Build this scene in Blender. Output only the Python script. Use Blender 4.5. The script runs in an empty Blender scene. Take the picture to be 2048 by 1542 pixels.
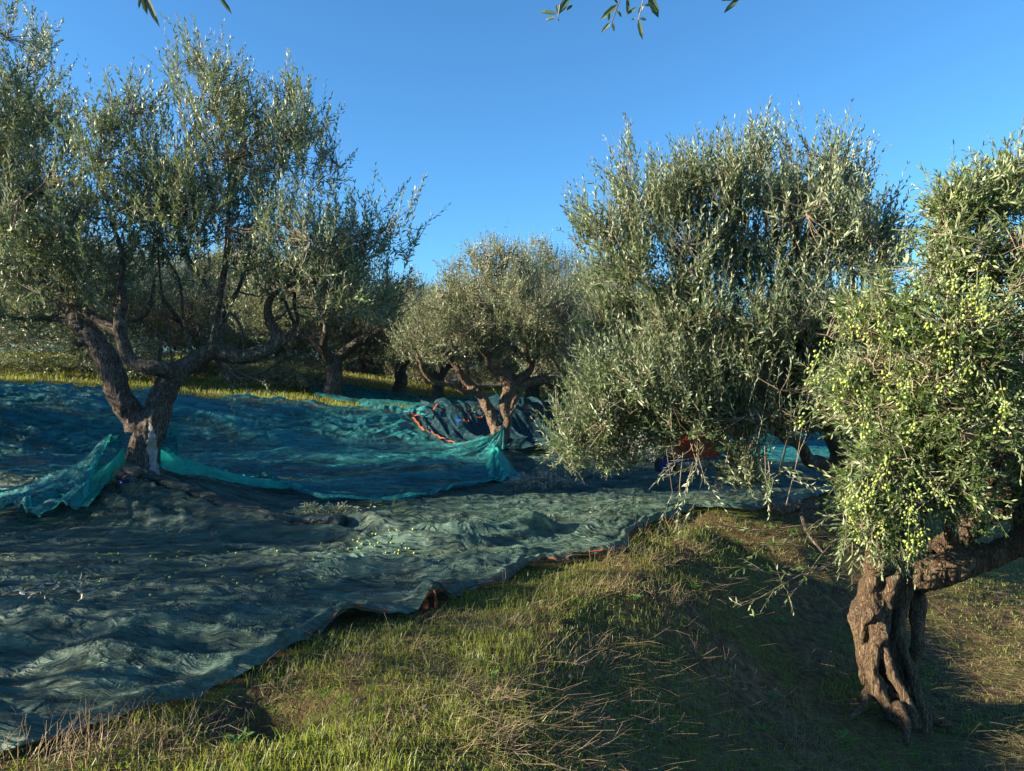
import bpy, math, random
import numpy as np
from mathutils import Vector

# ------------------------------------------------------------------ camera, light, exposure
scene = bpy.context.scene
COL = scene.collection
FPX = 1462.0                      # focal length in pixels of the 2048-wide photograph
cam_d = bpy.data.cameras.new("camera")
cam_d.sensor_width = 36.0
cam_d.lens = 36.0 * FPX / 2048.0
cam_d.clip_start = 0.05
cam_d.clip_end = 2000
cam = bpy.data.objects.new("camera", cam_d)
cam.rotation_euler = (math.radians(90), 0, 0)
COL.objects.link(cam)
scene.camera = cam

SUN_EL = math.radians(17)
SUN_DIR = np.array([-0.98, -0.22])          # plan direction towards the sun
SUN_DIR = SUN_DIR / np.linalg.norm(SUN_DIR)
to_sun = Vector((SUN_DIR[0] * math.cos(SUN_EL), SUN_DIR[1] * math.cos(SUN_EL), math.sin(SUN_EL)))
sun_d = bpy.data.lights.new("sun", 'SUN')
sun_d.energy = 5.0
sun_d.angle = math.radians(0.5)
sun_d.color = (1.0, 0.86, 0.62)
sun = bpy.data.objects.new("sun", sun_d)
sun.rotation_euler = to_sun.to_track_quat('Z', 'Y').to_euler()
sun.location = (-10, -8, 12)
COL.objects.link(sun)

world = bpy.data.worlds.new("World")
scene.world = world
world.use_nodes = True
nt = world.node_tree
nt.nodes.clear()
wo = nt.nodes.new('ShaderNodeOutputWorld')
bg = nt.nodes.new('ShaderNodeBackground')
sky = nt.nodes.new('ShaderNodeTexSky')
sky.sky_type = 'NISHITA'
sky.sun_disc = False
sky.sun_elevation = SUN_EL
sky.sun_rotation = math.atan2(SUN_DIR[0], SUN_DIR[1])
sky.air_density = 1.0
sky.dust_density = 0.0
sky.ozone_density = 7.5
bg.inputs['Strength'].default_value = 0.068
wb = nt.nodes.new('ShaderNodeMix')            # white balance of the sky
wb.data_type = 'RGBA'
wb.blend_type = 'MULTIPLY'
wb.inputs[0].default_value = 1.0
wb.inputs[7].default_value = (0.95, 1.12, 1.02, 1)
nt.links.new(sky.outputs[0], wb.inputs[6])
nt.links.new(wb.outputs[2], bg.inputs['Color'])
nt.links.new(bg.outputs[0], wo.inputs['Surface'])

vs = scene.view_settings
vs.view_transform = 'Standard'
vs.look = 'None'
vs.exposure = 2.0
vs.gamma = 1.0
scene.cycles.max_bounces = 6
scene.cycles.transparent_max_bounces = 12
scene.cycles.diffuse_bounces = 3
scene.cycles.caustics_reflective = False
scene.cycles.caustics_refractive = False

RNG = np.random.default_rng(7)
random.seed(7)


# ------------------------------------------------------------------ noise
def _h(ix, iy, iz, seed):
    with np.errstate(over='ignore'):
        n = (ix.astype(np.uint32) * np.uint32(374761393) + iy.astype(np.uint32) * np.uint32(668265263)
             + iz.astype(np.uint32) * np.uint32(2147483647 - 1234567) + np.uint32(seed * 9176 + 77))
        n = (n ^ (n >> np.uint32(13))) * np.uint32(1274126177)
        n = n ^ (n >> np.uint32(16))
        n = n * np.uint32(2246822519)
        n = n ^ (n >> np.uint32(15))
    return n.astype(np.float64) / 4294967295.0


def vnoise(p, seed=0):
    p = np.asarray(p, float)
    i = np.floor(p).astype(np.int64)
    f = p - i
    f = f * f * f * (f * (f * 6 - 15) + 10)
    i = i & 0xffffffff
    x, y, z = i[:, 0], i[:, 1], i[:, 2]
    fx, fy, fz = f[:, 0], f[:, 1], f[:, 2]
    out = 0
    for dx in (0, 1):
        wx = fx if dx else 1 - fx
        for dy in (0, 1):
            wy = fy if dy else 1 - fy
            for dz in (0, 1):
                wz = fz if dz else 1 - fz
                out = out + wx * wy * wz * _h((x + dx) & 0xffffffff, (y + dy) & 0xffffffff, (z + dz) & 0xffffffff, seed)
    return out * 2 - 1


def fbm(p, octv=4, seed=0, gain=0.5):
    p = np.asarray(p, float)
    a, s, t = 1.0, 0, 0
    for k in range(octv):
        s = s + a * vnoise(p, seed + k * 17)
        t += a
        a *= gain
        p = p * 2.03 + 11.3
    return s / t


def fbm2(x, y, octv=4, seed=0, gain=0.5):
    x, y = np.broadcast_arrays(np.asarray(x, float), np.asarray(y, float))
    sh = x.shape
    return fbm(np.stack([x.ravel(), y.ravel(), np.full(x.size, 0.37)], 1), octv, seed, gain).reshape(sh)


def sstep(t):
    t = np.clip(t, 0, 1)
    return t * t * (3 - 2 * t)


# ------------------------------------------------------------------ placing
def P(px, py, d):
    """world point seen at photo pixel (px, py) at distance d"""
    return np.array([(px - 1024) / FPX * d, d, (771 - py) / FPX * d])


# ------------------------------------------------------------------ terrain
CREST = np.array([(0.45, -6), (0.30, 0), (0.0, 2.0), (-0.05, 3.2), (0.38, 4.3), (1.12, 5.6), (1.72, 6.65),
                  (2.85, 7.35), (4.3, 8.5), (6.6, 11.3), (9, 15), (14, 22), (30, 44), (90, 130)], float)


def crest_dist(x, y):
    best = np.full(x.shape, 1e9)
    sgn = np.ones(x.shape)
    for a, b in zip(CREST[:-1], CREST[1:]):
        d = b - a
        L = np.hypot(*d)
        t = np.clip(((x - a[0]) * d[0] + (y - a[1]) * d[1]) / L ** 2, 0, 1)
        dx, dy = x - (a[0] + t * d[0]), y - (a[1] + t * d[1])
        dist = np.hypot(dx, dy)
        s = np.sign(dx * d[1] - dy * d[0])
        m = dist < best
        best = np.where(m, dist, best)
        sgn = np.where(m, s, sgn)
    return best * sgn


TOE_X = [-40, -12, -7.4, -3.4, -1.4, 0, 1.5, 4, 8, 20, 60]
TOE_Y = [9.5, 10.3, 10.6, 11.6, 12.3, 12.8, 13.8, 15.8, 19, 30, 70]
CR_X = [-40, -12, -8.6, -5.8, -3.0, -1.57, -0.24, 0.91, 3, 8, 20, 60]
CR_Y = [11.8, 12.1, 12.3, 12.8, 13.5, 14.0, 14.7, 15.6, 18, 22, 34, 76]
CR_Z = [0.15, 0.05, -0.03, -0.24, -0.46, -0.52, -0.42, -0.5, -0.75, -0.95, -1.0, -0.8]


def terrace_z(x, y):
    return -1.385 + 0.020 * np.clip(y, -5, 60) + 0.36 * np.exp(-((x + 3.5) ** 2 + (y - 7.05) ** 2) / 0.85 ** 2) \
        + 0.10 * np.exp(-((x + 0.1) ** 2 + (y - 11.5) ** 2) / 0.9 ** 2) - 0.03 * np.clip(-x - 4, 0, 10) * np.clip(y - 7, 0, 3) * 0


def H(x, y, rough=True):
    x = np.asarray(x, float)
    y = np.asarray(y, float)
    x, y = np.broadcast_arrays(x, y)
    zt = terrace_z(x, y)
    yt, yc, zc = np.interp(x, TOE_X, TOE_Y), np.interp(x, CR_X, CR_Y), np.interp(x, CR_X, CR_Z)
    g = np.interp(x, [-30, -8, -4, 0, 10], [0.09, 0.085, 0.055, 0.02, 0.01])
    up = zc + g * np.minimum(y - yc, 12) + 0.02 * np.maximum(y - yc - 12, 0)
    b = (y - yt) / (yc - yt)
    z = zt + (up - zt) * np.where(b >= 1, 1, sstep(b) * 0.6 + np.clip(b, 0, 1) * 0.4)
    z = np.where(b >= 1, up, z)
    s = crest_dist(x, y)
    drop = np.interp(s, [-0.5, 0, 0.4, 1.0, 1.7, 2.4, 3.4, 5, 10, 30, 200], [0, 0.03, 0.19, 0.56, 0.82, 0.94, 1.02, 1.1, 1.2, 1.3, 1.5])
    lowz = zt - drop
    w = sstep((s + 0.3) / 0.3)
    # right of the crest the upper terrace is absent
    z = z * (1 - w) + lowz * w
    z = z - 0.17 * np.exp(-(((x + 1.0) / 0.26) ** 2 + ((y - 2.98) / 0.15) ** 2))   # soil hollow
    if rough:
        z = z + 0.05 * fbm2(x * 0.9, y * 0.9, 3, 3) + 0.022 * fbm2(x * 4, y * 4, 3, 5) + 0.008 * fbm2(x * 17, y * 17, 2, 9)
    return z


def G(px, py, dmin=1.5, dmax=60):
    """where the ray through a pixel meets the ground"""
    d = np.linspace(dmin, dmax, 6000)
    x = (px - 1024) / FPX * d
    z = (771 - py) / FPX * d
    h = H(x, d)
    k = np.argmax(z < h)
    return np.array([x[k], d[k], h[k]])


# ------------------------------------------------------------------ mesh helpers
def new_mesh(name, V, polys, mats=(), midx=None, smooth=True, attrs=None):
    """polys: list of (F,k) int arrays"""
    V = np.asarray(V, np.float32)
    me = bpy.data.meshes.new(name)
    me.vertices.add(len(V))
    me.vertices.foreach_set('co', V.ravel())
    polys = [np.asarray(p, np.int32) for p in polys if len(p)]
    lv = np.concatenate([p.ravel() for p in polys])
    tot = np.concatenate([np.full(len(p), p.shape[1], np.int32) for p in polys])
    st = np.concatenate([[0], np.cumsum(tot)[:-1]]).astype(np.int32)
    me.loops.add(len(lv))
    me.loops.foreach_set('vertex_index', lv)
    me.polygons.add(len(tot))
    me.polygons.foreach_set('loop_start', st)
    me.polygons.foreach_set('use_smooth', np.full(len(tot), smooth, bool))
    for m in mats:
        me.materials.append(m)
    if midx is not None:
        me.polygons.foreach_set('material_index', np.asarray(midx, np.int32))
    if attrs:
        for k, v in attrs.items():
            a = me.attributes.new(k, 'FLOAT', 'POINT')
            a.data.foreach_set('value', np.asarray(v, np.float32))
    me.update(calc_edges=True)
    return me


def link(name, me, parent=None, label=None, cat=None, group=None, kind=None, loc=None):
    o = bpy.data.objects.new(name, me)
    COL.objects.link(o)
    if parent is not None:
        o.parent = parent
    if loc is not None:
        o.location = loc
    if label:
        o['label'] = label
    if cat:
        o['category'] = cat
    if group:
        o['group'] = group
    if kind:
        o['kind'] = kind
    return o


def thing(name, label, cat, loc=(0, 0, 0), rz=0.0, group=None):
    o = link(name, None, None, label, cat, group, None, tuple(float(v) for v in loc))
    o.rotation_euler = (0, 0, rz)
    return o


def unit(v):
    return v / np.maximum(np.linalg.norm(v, axis=-1, keepdims=True), 1e-9)


class Acc:
    """collects geometry"""
    def __init__(s):
        s.V, s.F, s.n, s.A = [], [], 0, []

    def add(s, V, F, a=None):
        V = np.asarray(V, float).reshape(-1, 3)
        for f in F:
            s.F.append(np.asarray(f) + s.n)
        s.V.append(V)
        s.A.append(np.full(len(V), 0.5) if a is None else np.asarray(a, float))
        s.n += len(V)

    def mesh(s, name, mats, smooth=True, origin=None):
        V = np.concatenate(s.V)
        if origin is not None:
            V = V - np.asarray(origin)
        fs = {}
        for f in s.F:
            fs.setdefault(f.shape[1], []).append(f)
        return new_mesh(name, V, [np.concatenate(v) for v in fs.values()], mats, None, smooth, {'rnd': np.concatenate(s.A)})


def frame_of(T):
    ref = np.where(np.abs(T[:, 2:3]) < 0.9, np.array([[0, 0, 1.0]]), np.array([[1.0, 0, 0]]))
    U = unit(np.cross(T, ref))
    W = np.cross(T, U)
    return U, W


def tubes(acc, A, B, ra, rb, sides=3):
    A, B = np.asarray(A, float), np.asarray(B, float)
    n = len(A)
    if n == 0:
        return
    U, W = frame_of(unit(B - A))
    th = np.arange(sides) * 2 * np.pi / sides
    c, s_ = np.cos(th)[None, :, None], np.sin(th)[None, :, None]
    R = U[:, None] * c + W[:, None] * s_
    ra = np.broadcast_to(ra, (n,))[:, None, None]
    rb = np.broadcast_to(rb, (n,))[:, None, None]
    V = np.concatenate([A[:, None] + R * ra, B[:, None] + R * rb], 1)
    b = (np.arange(n) * 2 * sides)[:, None]
    k = np.arange(sides)[None]
    k2 = (k + 1) % sides
    F = np.stack([b + k, b + k2, b + k2 + sides, b + k + sides], -1).reshape(-1, 4)
    acc.add(V, [F], np.repeat(RNG.random(n), 2 * sides))


def catmull(pts, per=6):
    pts = np.asarray(pts, float)
    Q = np.vstack([2 * pts[0] - pts[1], pts, 2 * pts[-1] - pts[-2]])
    out = []
    for i in range(1, len(Q) - 2):
        t = np.linspace(0, 1, per, endpoint=False)[:, None]
        a, b, c, d = Q[i - 1], Q[i], Q[i + 1], Q[i + 2]
        out.append(0.5 * ((2 * b) + (c - a) * t + (2 * a - 5 * b + 4 * c - d) * t ** 2 + (3 * b - a - 3 * c + d) * t ** 3))
    out.append(pts[-1:])
    return np.vstack(out)


def path_tube(acc, pts, rad, sides=12, cap=True):
    pts = np.asarray(pts, float)
    n = len(pts)
    rad = np.broadcast_to(rad, (n,))
    T = unit(np.gradient(pts, axis=0))
    U = np.zeros_like(T)
    u = frame_of(T[:1])[0][0]
    for i in range(n):
        u = u - T[i] * np.dot(u, T[i])
        u /= max(np.linalg.norm(u), 1e-9)
        U[i] = u
    W = np.cross(T, U)
    th = np.arange(sides) * 2 * np.pi / sides
    V = pts[:, None] + rad[:, None, None] * (U[:, None] * np.cos(th)[None, :, None] + W[:, None] * np.sin(th)[None, :, None])
    i = np.arange(n - 1)[:, None] * sides
    k = np.arange(sides)[None]
    k2 = (k + 1) % sides
    F = np.stack([i + k, i + k2, i + k2 + sides, i + k + sides], -1).reshape(-1, 4)
    V = V.reshape(-1, 3)
    fs = [F]
    if cap:
        V = np.vstack([V, pts[0], pts[-1]])
        a, b = n * sides, n * sides + 1
        k = np.arange(sides)
        fs.append(np.stack([np.full(sides, a), (k + 1) % sides, k], 1))
        o = (n - 1) * sides
        fs.append(np.stack([np.full(sides, b), o + k, o + (k + 1) % sides], 1))
    acc.add(V, fs)


def add_box(acc, c, sx, sy, sz, rot=None):
    c = np.asarray(c, float)
    V = np.array([(x, y, z) for x in (-1, 1) for y in (-1, 1) for z in (-1, 1)], float) * np.array([sx, sy, sz]) / 2
    if rot is not None:
        V = V @ np.asarray(rot).T
    F = [[0, 1, 3, 2], [4, 6, 7, 5], [0, 4, 5, 1], [2, 3, 7, 6], [0, 2, 6, 4], [1, 5, 7, 3]]
    acc.add(V + c, [np.array(F)])


def remesh_voxel(me, size):
    o = bpy.data.objects.new('tmp', me)
    COL.objects.link(o)
    m = o.modifiers.new('r', 'REMESH')
    m.mode = 'VOXEL'
    m.voxel_size = size
    m.use_smooth_shade = True
    dg = bpy.context.evaluated_depsgraph_get()
    out = bpy.data.meshes.new_from_object(o.evaluated_get(dg))
    bpy.data.objects.remove(o)
    return out


def co_of(me):
    a = np.empty(len(me.vertices) * 3, np.float32)
    me.vertices.foreach_get('co', a)
    return a.reshape(-1, 3).astype(float)


def no_of(me):
    a = np.empty(len(me.vertices) * 3, np.float32)
    me.vertices.foreach_get('normal', a)
    return a.reshape(-1, 3).astype(float)


# ------------------------------------------------------------------ materials
def mat(name):
    m = bpy.data.materials.new(name)
    m.use_nodes = True
    m.node_tree.nodes.clear()
    return m, m.node_tree


def N(t, kind, **kw):
    n = t.nodes.new(kind)
    for k, v in kw.items():
        if k.startswith('i_'):
            n.inputs[k[2:].replace('_', ' ')].default_value = v
        else:
            setattr(n, k, v)
    return n


def ramp(t, stops):
    r = t.nodes.new('ShaderNodeValToRGB')
    e = r.color_ramp.elements
    while len(e) < len(stops):
        e.new(0.5)
    for i, (p, c) in enumerate(stops):
        e[i].position = p
        e[i].color = (*c, 1) if len(c) == 3 else c
    return r


def leaf_mat(name, front, front2, back, back2, transl, rough=0.42, tl=0.25):
    m, t = mat(name)
    at = N(t, 'ShaderNodeAttribute', attribute_name='rnd')
    r1 = ramp(t, [(0.0, front), (0.8, front2), (1.0, tuple(0.55 * a + 0.45 * b for a, b in zip(front2, transl)))])
    r2 = ramp(t, [(0.0, back), (1.0, back2)])
    t.links.new(at.outputs['Fac'], r1.inputs[0])
    t.links.new(at.outputs['Fac'], r2.inputs[0])
    ge = N(t, 'ShaderNodeNewGeometry')
    mx = N(t, 'ShaderNodeMix', data_type='RGBA')
    t.links.new(ge.outputs['Backfacing'], mx.inputs[0])
    t.links.new(r1.outputs[0], mx.inputs[6])
    t.links.new(r2.outputs[0], mx.inputs[7])
    pb = N(t, 'ShaderNodeBsdfPrincipled')
    pb.inputs['Roughness'].default_value = rough
    pb.inputs['Specular IOR Level'].default_value = 0.5
    t.links.new(mx.outputs[2], pb.inputs['Base Color'])
    tr = N(t, 'ShaderNodeBsdfTranslucent')
    tr.inputs['Color'].default_value = (*transl, 1)
    ms = N(t, 'ShaderNodeMixShader')
    ms.inputs[0].default_value = tl
    t.links.new(pb.outputs[0], ms.inputs[1])
    t.links.new(tr.outputs[0], ms.inputs[2])
    o = N(t, 'ShaderNodeOutputMaterial')
    t.links.new(ms.outputs[0], o.inputs[0])
    return m


M_LEAF = leaf_mat('olive_leaf', (0.034, 0.068, 0.028), (0.090, 0.138, 0.058), (0.20, 0.26, 0.18), (0.36, 0.39, 0.27), (0.22, 0.29, 0.08), 0.44, 0.2)
M_LEAF_FRUIT = leaf_mat('fruiting_olive_leaf', (0.026, 0.058, 0.018), (0.072, 0.118, 0.030), (0.18, 0.24, 0.12), (0.28, 0.33, 0.18), (0.25, 0.33, 0.06), 0.42, 0.25)
M_LEAF_FAR = leaf_mat('silvery_olive_leaf', (0.065, 0.10, 0.042), (0.13, 0.17, 0.075), (0.22, 0.26, 0.17), (0.36, 0.37, 0.25), (0.22, 0.26, 0.09), 0.46, 0.22)
M_LEAF_DRY = leaf_mat('wilted_olive_leaf', (0.13, 0.15, 0.11), (0.24, 0.25, 0.19), (0.30, 0.33, 0.29), (0.44, 0.46, 0.41), (0.26, 0.26, 0.16), 0.55, 0.12)


def simple(name, c, c2=None, rough=0.7, scale=20, bump=0.0, attr=False, spec=0.3, metal=0.0):
    m, t = mat(name)
    pb = N(t, 'ShaderNodeBsdfPrincipled')
    pb.inputs['Roughness'].default_value = rough
    pb.inputs['Specular IOR Level'].default_value = spec
    pb.inputs['Metallic'].default_value = metal
    o = N(t, 'ShaderNodeOutputMaterial')
    t.links.new(pb.outputs[0], o.inputs[0])
    c2 = c2 or c
    r = ramp(t, [(0.25, c), (0.75, c2)])
    if attr:
        at = N(t, 'ShaderNodeAttribute', attribute_name='rnd')
        t.links.new(at.outputs['Fac'], r.inputs[0])
    else:
        tc = N(t, 'ShaderNodeTexCoord')
        no = N(t, 'ShaderNodeTexNoise')
        no.inputs['Scale'].default_value = scale
        no.inputs['Detail'].default_value = 6
        t.links.new(tc.outputs['Object'], no.inputs['Vector'])
        t.links.new(no.outputs[0], r.inputs[0])
        if bump:
            bu = N(t, 'ShaderNodeBump')
            bu.inputs['Strength'].default_value = bump
            bu.inputs['Distance'].default_value = 0.01
            t.links.new(no.outputs[0], bu.inputs['Height'])
            t.links.new(bu.outputs[0], pb.inputs['Normal'])
    t.links.new(r.outputs[0], pb.inputs['Base Color'])
    return m


def bark_mat(name, dark, mid, light, scale=1.0, lichen=(0.33, 0.34, 0.28), stretch=0.22):
    m, t = mat(name)
    tc = N(t, 'ShaderNodeTexCoord')
    mp = N(t, 'ShaderNodeMapping')
    mp.inputs['Scale'].default_value = (1, 1, stretch)
    t.links.new(tc.outputs['Object'], mp.inputs[0])
    vo = N(t, 'ShaderNodeTexVoronoi', feature='DISTANCE_TO_EDGE')
    vo.inputs['Scale'].default_value = 38 * scale
    n0 = N(t, 'ShaderNodeTexNoise')
    n0.inputs['Scale'].default_value = 16 * scale
    n0.inputs['Detail'].default_value = 8
    n0.inputs['Roughness'].default_value = 0.65
    t.links.new(mp.outputs[0], n0.inputs['Vector'])
    mxv = N(t, 'ShaderNodeMix', data_type='VECTOR')
    mxv.inputs[0].default_value = 0.2
    t.links.new(mp.outputs[0], mxv.inputs[4])
    t.links.new(n0.outputs['Color'], mxv.inputs[5])
    t.links.new(mxv.outputs[1], vo.inputs['Vector'])
    mu = N(t, 'ShaderNodeMath', operation='MULTIPLY')
    mu.inputs[1].default_value = 4.0
    t.links.new(vo.outputs['Distance'], mu.inputs[0])
    ad = N(t, 'ShaderNodeMath', operation='MULTIPLY')
    ad.use_clamp = True
    t.links.new(mu.outputs[0], ad.inputs[0])
    t.links.new(n0.outputs[0], ad.inputs[1])
    r = ramp(t, [(0.03, dark), (0.22, mid), (0.62, light)])
    t.links.new(ad.outputs[0], r.inputs[0])
    n2 = N(t, 'ShaderNodeTexNoise')
    n2.inputs['Scale'].default_value = 9 * scale
    n2.inputs['Detail'].default_value = 8
    n2.inputs['Roughness'].default_value = 0.7
    t.links.new(tc.outputs['Object'], n2.inputs['Vector'])
    r2 = ramp(t, [(0.56, (0, 0, 0)), (0.66, (1, 1, 1))])
    t.links.new(n2.outputs[0], r2.inputs[0])
    mf = N(t, 'ShaderNodeMath', operation='MULTIPLY')
    mf.inputs[1].default_value = 0.5
    t.links.new(r2.outputs[0], mf.inputs[0])
    mx = N(t, 'ShaderNodeMix', data_type='RGBA')
    t.links.new(mf.outputs[0], mx.inputs[0])
    t.links.new(r.outputs[0], mx.inputs[6])
    mx.inputs[7].default_value = (*lichen, 1)
    pb = N(t, 'ShaderNodeBsdfPrincipled')
    pb.inputs['Roughness'].default_value = 0.85
    pb.inputs['Specular IOR Level'].default_value = 0.2
    t.links.new(mx.outputs[2], pb.inputs['Base Color'])
    bu = N(t, 'ShaderNodeBump')
    bu.inputs['Strength'].default_value = 1.0
    bu.inputs['Distance'].default_value = 0.02 / scale
    t.links.new(ad.outputs[0], bu.inputs['Height'])
    t.links.new(bu.outputs[0], pb.inputs['Normal'])
    o = N(t, 'ShaderNodeOutputMaterial')
    t.links.new(pb.outputs[0], o.inputs[0])
    return m


M_BARK = bark_mat('olive_bark', (0.04, 0.030, 0.022), (0.17, 0.135, 0.105), (0.34, 0.29, 0.24))
M_BARK_OLD = bark_mat('old_olive_bark', (0.035, 0.022, 0.014), (0.17, 0.115, 0.07), (0.38, 0.27, 0.17), 1.25, (0.30, 0.26, 0.18), 0.09)
M_BARK_WARM = bark_mat('warm_olive_bark', (0.06, 0.035, 0.022), (0.22, 0.14, 0.095), (0.38, 0.27, 0.20), 0.9)
M_TWIG = simple('twig_bark', (0.09, 0.07, 0.05), (0.24, 0.20, 0.15), 0.8, attr=True)
M_STRIP = simple('stripped_bark', (0.18, 0.16, 0.15), (0.40, 0.37, 0.35), 0.85, 26, 0.9)
M_STRAW = simple('dry_straw', (0.09, 0.065, 0.038), (0.32, 0.24, 0.145), 0.7, attr=True)
M_OLIVE = simple('green_olive', (0.09, 0.15, 0.035), (0.26, 0.30, 0.06), 0.32, attr=True, spec=0.5)
M_GRASS = leaf_mat('grass_blade', (0.06, 0.10, 0.016), (0.15, 0.18, 0.03), (0.07, 0.11, 0.02), (0.18, 0.21, 0.04), (0.34, 0.40, 0.05), 0.5, 0.4)
M_WEED = leaf_mat('weed_leaf', (0.04, 0.12, 0.02), (0.08, 0.2, 0.03), (0.08, 0.16, 0.04), (0.1, 0.2, 0.05), (0.2, 0.38, 0.05), 0.5, 0.3)
M_ORANGE = simple('orange_tape', (0.26, 0.045, 0.018), (0.38, 0.08, 0.028), 0.6, 40)
M_EDGE = simple('faded_tape', (0.10, 0.035, 0.02), (0.30, 0.09, 0.04), 0.7, 5)
M_RED = simple('red_paint', (0.40, 0.05, 0.02), (0.50, 0.08, 0.03), 0.45, 8)
M_BLUEP = simple('blue_paint', (0.012, 0.035, 0.18), (0.02, 0.05, 0.26), 0.4, 9)
M_RUB = simple('dark_rubber', (0.02, 0.02, 0.02), (0.04, 0.04, 0.04), 0.8, 30)
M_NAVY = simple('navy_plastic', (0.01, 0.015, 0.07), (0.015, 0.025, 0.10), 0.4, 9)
M_WHITE = simple('white_print', (0.6, 0.65, 0.7), (0.7, 0.72, 0.75), 0.5, 9)
M_BLUETAG = simple('blue_tag_plastic', (0.02, 0.10, 0.65), (0.03, 0.13, 0.75), 0.5, 9)
M_STONE = simple('pale_stone', (0.17, 0.13, 0.09), (0.30, 0.24, 0.17), 0.95, 60, 0.8)


def ground_mat():
    m, t = mat('ground_soil')
    tc = N(t, 'ShaderNodeTexCoord')
    def no(s, d=8, r=0.6):
        n = N(t, 'ShaderNodeTexNoise')
        n.inputs['Scale'].default_value = s
        n.inputs['Detail'].default_value = d
        n.inputs['Roughness'].default_value = r
        t.links.new(tc.outputs['Object'], n.inputs['Vector'])
        return n
    a, b, c = no(1.3), no(14), no(60, 4)
    soil = ramp(t, [(0.3, (0.05, 0.030, 0.018)), (0.55, (0.14, 0.088, 0.050)), (0.8, (0.30, 0.21, 0.13))])
    t.links.new(b.outputs[0], soil.inputs[0])
    moss = ramp(t, [(0.3, (0.03, 0.05, 0.010)), (0.7, (0.12, 0.17, 0.028))])
    t.links.new(c.outputs[0], moss.inputs[0])
    f = ramp(t, [(0.40, (0, 0, 0)), (0.58, (1, 1, 1))])
    t.links.new(a.outputs[0], f.inputs[0])
    f2 = ramp(t, [(0.42, (0.15, 0.15, 0.15)), (0.6, (1, 1, 1))])
    t.links.new(b.outputs[0], f2.inputs[0])
    mu = N(t, 'ShaderNodeMath', operation='MULTIPLY')
    t.links.new(f.outputs[0], mu.inputs[0])
    t.links.new(f2.outputs[0], mu.inputs[1])
    mx = N(t, 'ShaderNodeMix', data_type='RGBA')
    t.links.new(mu.outputs[0], mx.inputs[0])
    t.links.new(soil.outputs[0], mx.inputs[6])
    t.links.new(moss.outputs[0], mx.inputs[7])
    pb = N(t, 'ShaderNodeBsdfPrincipled')
    pb.inputs['Roughness'].default_value = 0.95
    pb.inputs['Specular IOR Level'].default_value = 0.1
    t.links.new(mx.outputs[2], pb.inputs['Base Color'])
    ad = N(t, 'ShaderNodeMath', operation='ADD')
    t.links.new(b.outputs[0], ad.inputs[0])
    t.links.new(c.outputs[0], ad.inputs[1])
    bu = N(t, 'ShaderNodeBump')
    bu.inputs['Strength'].default_value = 0.9
    bu.inputs['Distance'].default_value = 0.03
    t.links.new(ad.outputs[0], bu.inputs['Height'])
    t.links.new(bu.outputs[0], pb.inputs['Normal'])
    o = N(t, 'ShaderNodeOutputMaterial')
    t.links.new(pb.outputs[0], o.inputs[0])
    return m


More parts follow.
